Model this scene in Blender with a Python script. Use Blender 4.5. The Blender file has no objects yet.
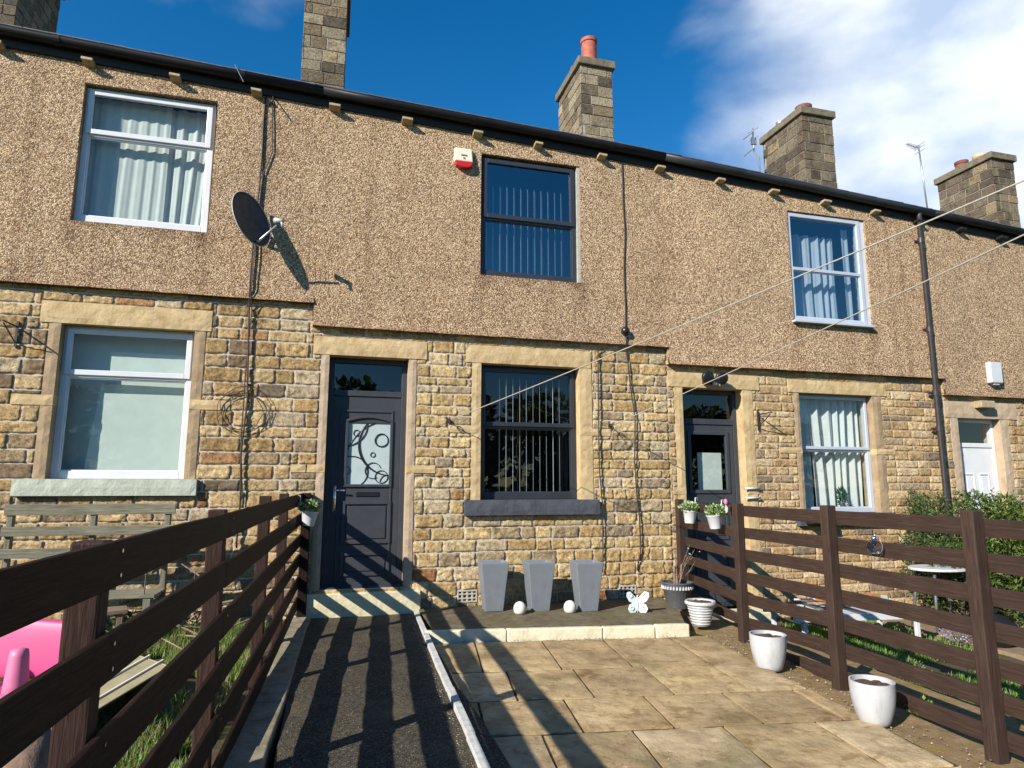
import bpy, bmesh, math, random
import numpy as np
from mathutils import Vector, Matrix, noise
R = math.radians
C = bpy.context.scene.collection
rnd = random.Random(7)

# ------------------------------------------------------------------ camera
cam = bpy.data.cameras.new('camera'); camo = bpy.data.objects.new('camera', cam); C.objects.link(camo)
bpy.context.scene.camera = camo
cam.sensor_width = 36; cam.lens = 652.61 / 1024 * 36; cam.clip_end = 3000; cam.clip_start = 0.05
yaw, pit, rol = R(15.236), R(8.747), R(0.078)
fwd = Vector((math.sin(yaw) * math.cos(pit), math.cos(yaw) * math.cos(pit), math.sin(pit)))
rt = Vector((math.cos(yaw), -math.sin(yaw), 0)); up = rt.cross(fwd)
r2 = math.cos(rol) * rt + math.sin(rol) * up; u2 = -math.sin(rol) * rt + math.cos(rol) * up
camo.matrix_world = Matrix(((r2.x, u2.x, -fwd.x, 0), (r2.y, u2.y, -fwd.y, -8.0), (r2.z, u2.z, -fwd.z, 1.6), (0, 0, 0, 1)))

# ------------------------------------------------------------------ sun, sky, exposure
SUN = Vector((1.5, 1.0, -1.0)).normalized()       # direction the light travels
EL = math.asin(-SUN.z)
AZ = math.atan2(-SUN.x, -SUN.y)                   # direction to the sun, clockwise from +Y
sun = bpy.data.lights.new('sun', 'SUN'); suno = bpy.data.objects.new('sun', sun); C.objects.link(suno)
sun.energy = 5.0; sun.angle = R(0.5); sun.color = (1.0, 0.93, 0.82)
suno.rotation_euler = SUN.to_track_quat('-Z', 'Y').to_euler()
world = bpy.data.worlds.new('World'); bpy.context.scene.world = world; world.use_nodes = True
wn = world.node_tree; wn.nodes.clear()
def W(t, **k):
    n = wn.nodes.new(t)
    for a, b in k.items(): setattr(n, a, b)
    return n
sky = W('ShaderNodeTexSky', sky_type='NISHITA', sun_disc=False, sun_elevation=EL, sun_rotation=AZ, air_density=1.0, dust_density=0.0, ozone_density=3.0)
hs = W('ShaderNodeHueSaturation'); hs.inputs['Saturation'].default_value = 1.38; hs.inputs['Value'].default_value = 1.95
wn.links.new(sky.outputs[0], hs.inputs['Color'])
bg = W('ShaderNodeBackground'); bg.inputs[1].default_value = 0.05
wo = W('ShaderNodeOutputWorld')
tcw = W('ShaderNodeTexCoord')
def wmath(op, a, b=None):
    n = W('ShaderNodeMath', operation=op)
    for i, v in enumerate((a, b)):
        if v is None: continue
        if isinstance(v, (int, float)): n.inputs[i].default_value = v
        else: wn.links.new(v, n.inputs[i])
    return n.outputs[0]
def wdot(vec):
    n = W('ShaderNodeVectorMath', operation='DOT_PRODUCT'); n.inputs[1].default_value = vec
    wn.links.new(tcw.outputs['Generated'], n.inputs[0]); return n.outputs['Value']
mp = W('ShaderNodeMapping'); mp.inputs['Scale'].default_value = (1.0, 1.0, 1.7); mp.inputs['Location'].default_value = (3.1, 0.4, 0.2)
wn.links.new(tcw.outputs['Generated'], mp.inputs[0])
nz = W('ShaderNodeTexNoise'); nz.inputs['Scale'].default_value = 2.6; nz.inputs['Detail'].default_value = 9; nz.inputs['Roughness'].default_value = 0.50; nz.inputs['Distortion'].default_value = 0.35
wn.links.new(mp.outputs[0], nz.inputs['Vector'])
nz2 = W('ShaderNodeTexNoise'); nz2.inputs['Scale'].default_value = 5.5; nz2.inputs['Detail'].default_value = 6
wn.links.new(mp.outputs[0], nz2.inputs['Vector'])
CLOUDS = [((0.74, 0.50, 0.34), 0.925, 0.15, 1.0), ((-0.16, 0.80, 0.66), 0.992, 0.016, 0.45)]
tot = None
for d, c0, wdt, amp in CLOUDS:
    dd = Vector(d).normalized()
    g = wmath('DIVIDE', wmath('SUBTRACT', wdot(dd), c0), wdt)
    g = wmath('MINIMUM', wmath('MAXIMUM', wmath('ADD', g, 0.5), 0.0), 1.0)
    g = wmath('MULTIPLY', g, amp)
    tot = g if tot is None else wmath('MAXIMUM', tot, g)
m0 = wmath('ADD', wmath('MULTIPLY', wmath('SUBTRACT', nz.outputs['Fac'], 0.5), 2.1), wmath('MULTIPLY', tot, 1.75))
mr = W('ShaderNodeMapRange', interpolation_type='SMOOTHSTEP'); mr.inputs['From Min'].default_value = 0.55; mr.inputs['From Max'].default_value = 1.35; mr.inputs['To Max'].default_value = 0.95
wn.links.new(m0, mr.inputs['Value'])
cr = W('ShaderNodeValToRGB'); cr.color_ramp.elements[0].position = 0.35; cr.color_ramp.elements[0].color = (7.0, 8.8, 11.6, 1); cr.color_ramp.elements[1].position = 0.62; cr.color_ramp.elements[1].color = (14.5, 15.0, 15.6, 1)
wn.links.new(nz2.outputs['Fac'], cr.inputs[0])
mx = W('ShaderNodeMixRGB'); wn.links.new(mr.outputs[0], mx.inputs[0]); wn.links.new(hs.outputs[0], mx.inputs[1]); wn.links.new(cr.outputs[0], mx.inputs[2])
wn.links.new(mx.outputs[0], bg.inputs[0]); wn.links.new(bg.outputs[0], wo.inputs[0])
vs = bpy.context.scene.view_settings
vs.view_transform = 'Standard'; vs.look = 'None'; vs.exposure = 0.72; vs.gamma = 1.0

# ------------------------------------------------------------------ materials
class Mat:
    def __init__(s, name, rough=0.6, color=(0.5, 0.5, 0.5), metallic=0.0, spec=0.5):
        s.m = bpy.data.materials.new(name); s.m.use_nodes = True; s.nt = s.m.node_tree
        s.b = s.nt.nodes['Principled BSDF']; s.b.inputs['Roughness'].default_value = rough
        s.b.inputs['Base Color'].default_value = (*color, 1); s.b.inputs['Metallic'].default_value = metallic
        s.b.inputs['Specular IOR Level'].default_value = spec
        s._tc = None
    def n(s, t, **k):
        n = s.nt.nodes.new(t)
        for a, b in k.items(): setattr(n, a, b)
        return n
    def l(s, a, b): s.nt.links.new(a, b)
    def co(s, scale=(1, 1, 1), kind='Object'):
        if s._tc is None: s._tc = s.n('ShaderNodeTexCoord')
        m = s.n('ShaderNodeMapping'); m.inputs['Scale'].default_value = scale
        s.l(s._tc.outputs[kind], m.inputs[0]); return m.outputs[0]
    def noise(s, sc, detail=4, rough=0.55, scale=(1, 1, 1), dist=0.0, kind='Object'):
        t = s.n('ShaderNodeTexNoise'); t.inputs['Scale'].default_value = sc; t.inputs['Detail'].default_value = detail
        t.inputs['Roughness'].default_value = rough; t.inputs['Distortion'].default_value = dist
        s.l(s.co(scale, kind), t.inputs['Vector']); return t.outputs['Fac']
    def voro(s, sc, feature='F1', out='Distance', scale=(1, 1, 1)):
        t = s.n('ShaderNodeTexVoronoi', feature=feature); t.inputs['Scale'].default_value = sc
        s.l(s.co(scale), t.inputs['Vector']); return t.outputs[out]
    def ramp(s, fac, stops, interp='LINEAR'):
        r = s.n('ShaderNodeValToRGB'); e = r.color_ramp.elements; r.color_ramp.interpolation = interp
        while len(e) < len(stops): e.new(0.5)
        for i, (p, c) in enumerate(stops):
            e[i].position = p; e[i].color = (*c, 1) if not isinstance(c, float) else (c, c, c, 1)
        s.l(fac, r.inputs[0]); return r.outputs['Color']
    def mix(s, fac, a, b, blend='MIX'):
        m = s.n('ShaderNodeMixRGB', blend_type=blend)
        for i, v in enumerate((fac, a, b)):
            if isinstance(v, (int, float)): m.inputs[i].default_value = v
            elif isinstance(v, tuple): m.inputs[i].default_value = (*v, 1)
            else: s.l(v, m.inputs[i])
        return m.outputs[0]
    def attr(s, name='tint'):
        a = s.n('ShaderNodeAttribute'); a.attribute_name = name; return a.outputs['Color']
    def color(s, c): s.l(c, s.b.inputs['Base Color'])
    def roughf(s, c): s.l(c, s.b.inputs['Roughness'])
    def bump(s, h, strength=0.5, dist=0.01, prev=None):
        b = s.n('ShaderNodeBump'); b.inputs['Strength'].default_value = strength; b.inputs['Distance'].default_value = dist
        s.l(h, b.inputs['Height'])
        if prev is not None: s.l(prev, b.inputs['Normal'])
        s.l(b.outputs[0], s.b.inputs['Normal']); return b.outputs[0]
M = {}
def mat_stone(name, gain=(1, 1, 1)):
    m = Mat(name, 0.9, spec=0.2)
    c = m.attr()
    c = m.mix(0.75, c, m.ramp(m.noise(26, 7, 0.68), [(0.30, (0.34, 0.27, 0.21)), (0.48, (0.92, 0.87, 0.80)), (0.66, (1.45, 1.40, 1.28))]), 'MULTIPLY')
    c = m.mix(m.ramp(m.noise(5, 5, 0.6), [(0.52, 0.0), (0.70, 0.75)]), c, m.mix(1.0, c, (0.42, 0.36, 0.30), 'MULTIPLY'))
    c = m.mix(m.ramp(m.noise(9, 3, 0.6, dist=0.5), [(0.60, 0.0), (0.78, 0.32)]), c, (0.32, 0.18, 0.075))
    c = m.mix(m.ramp(m.noise(48, 6, 0.72), [(0.35, 0.85), (0.48, 0.0)]), c, m.mix(1.0, c, (0.30, 0.25, 0.21), 'MULTIPLY'))
    c = m.mix(m.ramp(m.noise(17, 5, 0.7), [(0.56, 0.0), (0.68, 0.5)]), c, m.mix(1.0, c, (1.35, 1.32, 1.22), 'MULTIPLY'))
    c = m.mix(1.0, c, gain, 'MULTIPLY')
    m.color(c)
    b = m.bump(m.noise(34, 7, 0.75), 1.0, 0.022); m.bump(m.noise(140, 3, 0.6), 0.6, 0.004, b)
    return m.m
M['stone_a'] = mat_stone('rock_faced_sandstone_golden', (1.08, 1.08, 1.07))
M['stone_b'] = mat_stone('rock_faced_sandstone_pale', (1.05, 1.05, 1.04))
def mat_mortar(name, c1, c2):
    m = Mat(name, 0.95, spec=0.1); m.color(m.ramp(m.noise(18, 5, 0.6), [(0.3, c1), (0.7, c2)])); m.bump(m.noise(90, 4, 0.7), 0.7, 0.006); return m.m
M['mortar'] = mat_mortar('lime_mortar', (0.38, 0.335, 0.275), (0.56, 0.51, 0.44))
M['mortar_tan'] = mat_mortar('tan_mortar', (0.36, 0.26, 0.15), (0.50, 0.39, 0.25))
def mat_dressed(name, ca, cb, cs):
    m = Mat(name, 0.85, spec=0.2)
    c = m.ramp(m.noise(7, 6, 0.6), [(0.3, ca), (0.65, cb)])
    c = m.mix(m.ramp(m.noise(4, 6, 0.7, dist=0.6), [(0.56, 0.0), (0.72, 0.8)]), c, cs)
    m.color(c); b = m.bump(m.noise(14, 4, 0.6), 0.55, 0.02); m.bump(m.noise(80, 4, 0.7), 0.4, 0.004, b); return m.m
M['dressed'] = mat_dressed('dressed_sandstone', (0.40, 0.28, 0.14), (0.54, 0.41, 0.23), (0.27, 0.18, 0.095))
M['dressed_brown'] = mat_dressed('dressed_sandstone_weathered', (0.27, 0.19, 0.115), (0.38, 0.28, 0.17), (0.15, 0.11, 0.075))
M['dressed_pink'] = mat_dressed('dressed_sandstone_jamb', (0.36, 0.27, 0.19), (0.47, 0.36, 0.25), (0.25, 0.17, 0.11))
M['sill_green'] = mat_dressed('painted_sill_pale_green', (0.36, 0.39, 0.32), (0.44, 0.47, 0.39), (0.30, 0.30, 0.24))
M['sill_grey'] = mat_dressed('painted_sill_dark_grey', (0.055, 0.06, 0.075), (0.075, 0.08, 0.095), (0.05, 0.05, 0.06))
M['kerb_stone'] = mat_dressed('pale_kerb_stone', (0.50, 0.46, 0.33), (0.66, 0.61, 0.46), (0.34, 0.29, 0.19))
def mat_dash(name, k, sc=76):
    m = Mat(name, 0.85, spec=0.25)
    t = m.n('ShaderNodeTexVoronoi', feature='F1'); t.inputs['Scale'].default_value = sc
    # warp the lattice a little so that pebbles are uneven
    w = m.n('ShaderNodeVectorMath', operation='ADD'); nn = m.n('ShaderNodeTexNoise'); nn.inputs['Scale'].default_value = 30
    m.l(m.co(), nn.inputs['Vector']); sc_ = m.n('ShaderNodeVectorMath', operation='SCALE'); sc_.inputs['Scale'].default_value = 0.008
    m.l(nn.outputs['Color'], sc_.inputs[0]); m.l(m.co((1, 1, 1)), w.inputs[0]); m.l(sc_.outputs[0], w.inputs[1]); m.l(w.outputs[0], t.inputs['Vector'])
    sep = m.n('ShaderNodeSeparateColor'); m.l(t.outputs['Color'], sep.inputs[0])
    c = m.ramp(sep.outputs[0], [(0.0, (0.13 * k, 0.073 * k, 0.038 * k)), (0.15, (0.29 * k, 0.185 * k, 0.105 * k)), (0.38, (0.48 * k, 0.33 * k, 0.195 * k)), (0.72, (0.66 * k, 0.48 * k, 0.305 * k)), (1.0, (0.88 * k, 0.71 * k, 0.50 * k))])
    c = m.mix(m.ramp(t.outputs['Distance'], [(0.42, 0.0), (0.72, 0.75)]), c, (0.16 * k, 0.10 * k, 0.062 * k))
    c = m.mix(m.ramp(m.noise(1.3, 5, 0.6), [(0.45, 0.0), (0.75, 0.45)]), c, m.mix(1.0, c, (0.62, 0.58, 0.55), 'MULTIPLY'))
    c = m.mix(m.ramp(m.noise(2.0, 4, 0.6, scale=(1.6, 1, 0.25)), [(0.55, 0.0), (0.8, 0.5)]), c, m.mix(1.0, c, (0.6, 0.5, 0.42), 'MULTIPLY'))
    c = m.mix(m.ramp(m.noise(26, 5, 0.7), [(0.35, 0.45), (0.6, 0.0)]), c, m.mix(1.0, c, (0.45, 0.38, 0.32), 'MULTIPLY'))
    c = m.mix(m.ramp(m.noise(0.55, 3, 0.5), [(0.4, 0.0), (0.65, 0.35)]), c, m.mix(1.0, c, (1.12, 1.08, 1.0), 'MULTIPLY'))
    c = m.mix(1.0, c, m.attr(), 'MULTIPLY')
    m.color(c)
    h = m.ramp(t.outputs['Distance'], [(0.0, 1.0), (0.75, 0.0)])
    b = m.bump(h, 0.8, 0.008); m.bump(m.noise(60, 4, 0.75), 0.7, 0.010, b)
    return m.m
M['dash_a'] = mat_dash('pebbledash_tan', 0.98)
M['dash_b'] = mat_dash('pebbledash_warm', 1.0)
M['dash_c'] = mat_dash('pebbledash_pink', 1.08, 70)
M['dash_d'] = mat_dash('pebbledash_fine', 1.0, 74)
def mat_dirty(name, col, dirt, rough=0.5):
    m = Mat(name, rough, col)
    c = m.ramp(m.noise(9, 7, 0.7), [(0.3, tuple(c_ * 0.86 for c_ in col)), (0.7, col)])
    c = m.mix(m.ramp(m.noise(6, 8, 0.75, scale=(1, 1, 0.5), dist=0.8), [(0.50, 0.0), (0.72, 0.6)]), c, dirt)
    c = m.mix(m.ramp(m.noise(60, 3, 0.7, scale=(1, 1, 0.2)), [(0.60, 0.0), (0.75, 0.35)]), c, dirt)
    m.color(c); m.bump(m.noise(50, 4, 0.6), 0.15, 0.003); return m.m
def mat_plain(name, col, rough=0.5, var=0.12, bs=0.1, nsc=12, metallic=0.0, spec=0.5, coat=0.0):
    m = Mat(name, rough, col, metallic, spec)
    lo = tuple(max(0, c * (1 - var)) for c in col); hi = tuple(c * (1 + var) for c in col)
    m.color(m.ramp(m.noise(nsc, 6, 0.62), [(0.3, lo), (0.7, hi)]))
    if bs: m.bump(m.noise(nsc * 6, 3, 0.6), bs, 0.003)
    if coat: m.b.inputs['Coat Weight'].default_value = coat
    return m.m
M['upvc'] = mat_plain('white_upvc', (0.62, 0.63, 0.65), 0.28, 0.05, 0.02, 5)
M['upvc_grey'] = mat_plain('anthracite_upvc', (0.028, 0.032, 0.040), 0.38, 0.10, 0.02, 5)
M['upvc_silver'] = mat_plain('silver_grey_upvc', (0.42, 0.46, 0.52), 0.3, 0.05, 0.02, 5)
M['door_grey'] = mat_plain('anthracite_door', (0.040, 0.045, 0.054), 0.5, 0.10, 0.12, 9, spec=0.3)
M['black_plastic'] = mat_plain('black_plastic', (0.012, 0.012, 0.014), 0.35, 0.2, 0.05, 6)
M['gutter_black'] = mat_plain('black_gutter', (0.010, 0.010, 0.012), 0.5, 0.35, 0.05, 4, spec=0.25)
M['gutter_grey'] = mat_plain('faded_grey_gutter', (0.028, 0.030, 0.036), 0.45, 0.3, 0.05, 4, spec=0.35)
M['pipe_brown'] = mat_plain('brown_black_pipe', (0.035, 0.028, 0.028), 0.42, 0.3, 0.08, 7)
M['corbel'] = mat_plain('cream_painted_timber', (0.34, 0.27, 0.16), 0.7, 0.25, 0.2, 22)
M['corbel_dark'] = mat_plain('black_painted_timber', (0.009, 0.009, 0.009), 0.6, 0.25, 0.2, 22)
M['slate'] = mat_plain('roof_slate', (0.09, 0.09, 0.10), 0.7, 0.4, 0.3, 9)
M['terracotta'] = mat_plain('terracotta', (0.34, 0.095, 0.06), 0.75, 0.3, 0.2, 10)
M['terracotta_old'] = mat_plain('sooty_terracotta', (0.17, 0.055, 0.04), 0.8, 0.4, 0.2, 10)
M['buff_pot'] = mat_plain('buff_clay', (0.50, 0.36, 0.22), 0.8, 0.3, 0.2, 10)
M['metal'] = mat_plain('galvanised_metal', (0.5, 0.5, 0.5), 0.4, 0.15, 0.05, 12, metallic=0.8)
M['chrome'] = mat_plain('brushed_chrome', (0.75, 0.75, 0.76), 0.2, 0.05, 0.0, 12, metallic=1.0)
M['dish'] = mat_plain('satellite_dish_grey', (0.045, 0.042, 0.043), 0.6, 0.35, 0.1, 14)
M['cable'] = mat_plain('brown_black_cable', (0.03, 0.018, 0.016), 0.6, 0.2, 0.0)
M['line'] = mat_plain('washing_line_plastic', (0.34, 0.32, 0.27), 0.55, 0.2, 0.1, 60)
M['cream_box'] = mat_plain('cream_plastic', (0.66, 0.62, 0.47), 0.4, 0.08, 0.02, 8)
M['red_plastic'] = mat_plain('red_plastic', (0.50, 0.015, 0.02), 0.3, 0.1, 0.02, 8)
M['white_plastic'] = mat_plain('white_plastic', (0.54, 0.55, 0.57), 0.35, 0.06, 0.03, 8)
M['pink_plastic'] = mat_plain('pink_plastic', (0.46, 0.045, 0.17), 0.5, 0.10, 0.03, 5)
M['pink_pale'] = mat_plain('faded_pink_plastic', (0.58, 0.16, 0.30), 0.5, 0.10, 0.03, 5)
M['vent'] = mat_plain('painted_vent', (0.38, 0.36, 0.31), 0.7, 0.2, 0.2, 20)
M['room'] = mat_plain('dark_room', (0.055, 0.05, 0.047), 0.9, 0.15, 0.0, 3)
M['soil'] = mat_plain('potting_soil', (0.055, 0.030, 0.020), 0.95, 0.6, 1.0, 40)
M['planter_grey'] = mat_dirty('slate_grey_planter', (0.175, 0.195, 0.225), (0.12, 0.125, 0.13), 0.5)
M['pot_white'] = mat_dirty('weathered_white_pot', (0.47, 0.485, 0.51), (0.24, 0.235, 0.20), 0.45)
M['pot_dark'] = mat_plain('dark_grey_pot', (0.085, 0.088, 0.098), 0.5, 0.15, 0.15, 20)
M['pot_light'] = mat_plain('pale_grey_pot', (0.42, 0.43, 0.43), 0.5, 0.12, 0.15, 20)
M['globe_white'] = mat_plain('white_globe', (0.66, 0.63, 0.56), 0.35, 0.04, 0.05, 14)
M['butterfly'] = mat_plain('pale_blue_white_metal', (0.62, 0.71, 0.72), 0.45, 0.12, 0.1, 30)
M['curtain'] = None
def mat_fabric(name, col, trans=0.35):
    m = Mat(name, 0.9, col, spec=0.1)
    m.color(m.ramp(m.noise(8, 4), [(0.3, tuple(c * 0.9 for c in col)), (0.7, col)]))
    tr = m.n('ShaderNodeBsdfTranslucent'); tr.inputs[0].default_value = (*col, 1)
    ms = m.n('ShaderNodeMixShader'); ms.inputs[0].default_value = trans
    out = m.nt.nodes['Material Output']; m.l(m.b.outputs[0], ms.inputs[1]); m.l(tr.outputs[0], ms.inputs[2]); m.l(ms.outputs[0], out.inputs[0]); return m.m
M['curtain'] = mat_fabric('white_net_curtain', (0.78, 0.78, 0.76))
M['curtain_mint'] = mat_fabric('pale_mint_blind', (0.66, 0.69, 0.65), 0.2)
M['blind'] = mat_fabric('pale_blind_slat', (0.60, 0.60, 0.62), 0.2)
M['frosted'] = mat_fabric('frosted_door_glass', (0.46, 0.55, 0.56), 0.15)
def mat_glass(name, ior, tint, rough=0.0):
    m = Mat(name); nt = m.nt; nt.nodes.remove(m.b)
    tr = m.n('ShaderNodeBsdfTransparent'); tr.inputs[0].default_value = (*tint, 1)
    gl = m.n('ShaderNodeBsdfGlossy'); gl.inputs['Roughness'].default_value = rough; gl.inputs[0].default_value = (0.95, 0.97, 1, 1)
    fr = m.n('ShaderNodeFresnel'); ge = m.n('ShaderNodeNewGeometry')
    e_ = m.n('ShaderNodeMath', operation='MULTIPLY_ADD'); m.l(ge.outputs['Backfacing'], e_.inputs[0]); e_.inputs[1].default_value = 1 / ior - ior; e_.inputs[2].default_value = ior; m.l(e_.outputs[0], fr.inputs[0])
    bp = m.n('ShaderNodeBump'); bp.inputs['Strength'].default_value = 0.06; bp.inputs['Distance'].default_value = 0.02
    m.l(m.noise(2.2, 2), bp.inputs['Height']); m.l(bp.outputs[0], gl.inputs['Normal'])
    ms = m.n('ShaderNodeMixShader'); m.l(fr.outputs[0], ms.inputs[0]); m.l(tr.outputs[0], ms.inputs[1]); m.l(gl.outputs[0], ms.inputs[2])
    m.l(ms.outputs[0], nt.nodes['Material Output'].inputs[0]); return m.m
M['glass'] = mat_glass('window_glass', 1.62, (0.86, 0.92, 0.92))
M['glass_plain'] = mat_glass('clear_window_glass', 1.42, (0.88, 0.95, 0.94))
M['glass_blue'] = mat_glass('window_glass_coated', 2.6, (0.70, 0.80, 0.88))
def mat_wood(name, ca, cb, cc, rough=0.6, spec=0.3):
    m = Mat(name, rough, spec=spec)
    g = m.noise(9, 7, 0.62, scale=(0.6, 9, 9), dist=0.6)
    c = m.ramp(g, [(0.3, ca), (0.55, cb), (0.78, cc)])
    c = m.mix(m.ramp(m.noise(3, 5, 0.6), [(0.4, 0.0), (0.8, 0.6)]), c, m.mix(1.0, c, (0.55, 0.5, 0.5), 'MULTIPLY'))
    c = m.mix(m.ramp(m.voro(3.2, scale=(0.9, 1.6, 1.6)), [(0.05, 0.8), (0.10, 0.0)]), c, m.mix(1.0, c, (0.35, 0.3, 0.3), 'MULTIPLY'))
    c = m.mix(m.ramp(m.noise(2.2, 7, 0.7, scale=(0.5, 3, 3)), [(0.58, 0.0), (0.75, 0.55)]), c, m.mix(1.0, c, (1.9, 1.8, 1.75), 'MULTIPLY'))
    m.color(c); m.bump(g, 0.9, 0.006); return m.m
M['fence'] = mat_wood('dark_stained_timber_shaded', (0.008, 0.0045, 0.0038), (0.018, 0.010, 0.008), (0.040, 0.023, 0.018), 0.6, 0.12)  # left fence stain, darkened further for the shaded side of the rails
M['fence_post'] = mat_wood('dark_stained_timber_lit', (0.022, 0.012, 0.010), (0.048, 0.026, 0.020), (0.085, 0.05, 0.04), 0.65, 0.15)  # same stain made lighter for the sunlit faces of the left posts
M['fence_right'] = mat_wood('brown_stained_timber', (0.030, 0.018, 0.014), (0.050, 0.030, 0.023), (0.078, 0.050, 0.040), 0.6, 0.25)
M['bench_wood'] = mat_wood('weathered_green_grey_timber', (0.10, 0.09, 0.065), (0.20, 0.19, 0.135), (0.30, 0.28, 0.21), 0.8)
M['stick'] = mat_wood('dry_wood', (0.12, 0.08, 0.05), (0.24, 0.17, 0.12), (0.36, 0.28, 0.20), 0.9)
M['log'] = mat_plain('old_split_log', (0.22, 0.15, 0.11), 0.9, 0.4, 0.8, 18)
def mat_leaf(name, trans=0.35):
    m = Mat(name, 0.5, spec=0.35); c = m.attr(); m.color(c)
    tr = m.n('ShaderNodeBsdfTranslucent'); m.l(m.mix(1.0, c, (1.3, 1.35, 0.7), 'MULTIPLY'), tr.inputs[0])
    ms = m.n('ShaderNodeMixShader'); ms.inputs[0].default_value = trans
    m.l(m.b.outputs[0], ms.inputs[1]); m.l(tr.outputs[0], ms.inputs[2]); m.l(ms.outputs[0], m.nt.nodes['Material Output'].inputs[0]); return m.m
M['leaf'] = mat_leaf('leaf')
ml_ = Mat('grit_and_litter', 0.9, spec=0.15); ml_.color(ml_.attr()); M['leaf_litter'] = ml_.m
M['bark'] = mat_plain('bark', (0.10, 0.075, 0.055), 0.9, 0.4, 0.8, 20)
# ground materials
def mat_slabs():
    m = Mat('mossy_stone_flags', 0.75, spec=0.35)
    base = m.mix(0.85, m.attr(), m.ramp(m.noise(3.5, 7, 0.65), [(0.3, (0.50, 0.42, 0.34)), (0.55, (1.0, 1.0, 1.0)), (0.75, (1.3, 1.3, 1.3))]), 'MULTIPLY')
    base = m.mix(m.ramp(m.noise(8, 8, 0.72, dist=0.3), [(0.54, 0.0), (0.60, 0.75)]), base, m.mix(1.0, base, (0.60, 0.52, 0.42), 'MULTIPLY'))
    base = m.mix(m.ramp(m.noise(1.1, 5, 0.7), [(0.48, 0.0), (0.6, 0.55)]), base, m.mix(1.0, base, (1.25, 1.22, 1.15), 'MULTIPLY'))
    base = m.mix(m.ramp(m.noise(22, 6, 0.75), [(0.60, 0.0), (0.66, 0.6)]), base, (0.46, 0.41, 0.32))
    base = m.mix(m.ramp(m.noise(1.4, 4, 0.6), [(0.52, 0.0), (0.7, 0.6)]), base, (0.13, 0.115, 0.045))
    m.color(base); b = m.bump(m.noise(24, 7, 0.75), 0.8, 0.012); m.bump(m.noise(6, 3, 0.5), 0.3, 0.02, b)
    m.roughf(m.ramp(m.noise(5, 5), [(0.35, 0.55), (0.7, 0.9)])); return m.m
M['slabs'] = mat_slabs()
def mat_moss(name, base_a, base_b, moss, amt):
    m = Mat(name, 0.9, spec=0.2)
    c = m.ramp(m.noise(9, 7, 0.7), [(0.3, base_a), (0.7, base_b)])
    c = m.mix(m.ramp(m.noise(3.0, 7, 0.7, dist=0.4), [(amt, 0.0), (amt + 0.14, 0.85)]), c, moss)
    c = m.mix(m.ramp(m.noise(70, 3, 0.6), [(0.62, 0.0), (0.72, 0.5)]), c, (0.35, 0.32, 0.26))
    m.color(c); b = m.bump(m.noise(20, 7, 0.75), 0.9, 0.012); m.bump(m.noise(110, 3, 0.7), 0.6, 0.005, b); return m.m
M['strip'] = mat_moss('mossy_dark_concrete', (0.065, 0.054, 0.036), (0.20, 0.165, 0.11), (0.12, 0.115, 0.035), 0.50)
M['verge'] = mat_moss('mossy_gravel_verge', (0.15, 0.10, 0.05), (0.30, 0.215, 0.115), (0.21, 0.165, 0.022), 0.53)
M['garden_soil'] = mat_moss('garden_soil', (0.05, 0.036, 0.024), (0.11, 0.08, 0.05), (0.06, 0.085, 0.025), 0.47)
M['curb_flags'] = mat_moss('mossy_curb_flags', (0.17, 0.145, 0.10), (0.34, 0.30, 0.215), (0.10, 0.10, 0.045), 0.54)
M['conc_edge'] = mat_plain('pale_concrete_edging', (0.47, 0.47, 0.45), 0.85, 0.25, 0.4, 14)
M['step'] = mat_dressed('pale_step_stone', (0.52, 0.47, 0.31), (0.66, 0.60, 0.42), (0.38, 0.33, 0.21))
M['flag_brown'] = mat_moss('brown_garden_paving', (0.16, 0.115, 0.07), (0.28, 0.21, 0.13), (0.10, 0.09, 0.04), 0.6)
def mat_asphalt():
    m = Mat('gritty_asphalt', 0.9, spec=0.25)
    v = m.voro(120, out='Color'); sep = m.n('ShaderNodeSeparateColor'); m.l(v, sep.inputs[0])
    c = m.ramp(sep.outputs[0], [(0.0, (0.022, 0.019, 0.015)), (0.6, (0.058, 0.049, 0.036)), (0.92, (0.11, 0.095, 0.07)), (1.0, (0.20, 0.18, 0.135))])
    c = m.mix(m.ramp(m.noise(2.2, 7, 0.65), [(0.50, 0.0), (0.72, 0.55)]), c, (0.14, 0.118, 0.068))
    m.color(c); m.bump(m.voro(120), 0.9, 0.006); return m.m
M['asphalt'] = mat_asphalt()
M['joint'] = mat_moss('dark_gritty_joint', (0.025, 0.019, 0.012), (0.07, 0.055, 0.032), (0.055, 0.055, 0.018), 0.5)
def mat_grass_ground():
    m = Mat('short_turf', 0.95, spec=0.1)
    m.color(m.ramp(m.noise(14, 7, 0.7), [(0.3, (0.030, 0.038, 0.014)), (0.55, (0.055, 0.085, 0.022)), (0.75, (0.10, 0.14, 0.04))])); m.bump(m.noise(50, 5, 0.7), 1.0, 0.02); return m.m
M['turf'] = mat_grass_ground()

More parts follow.
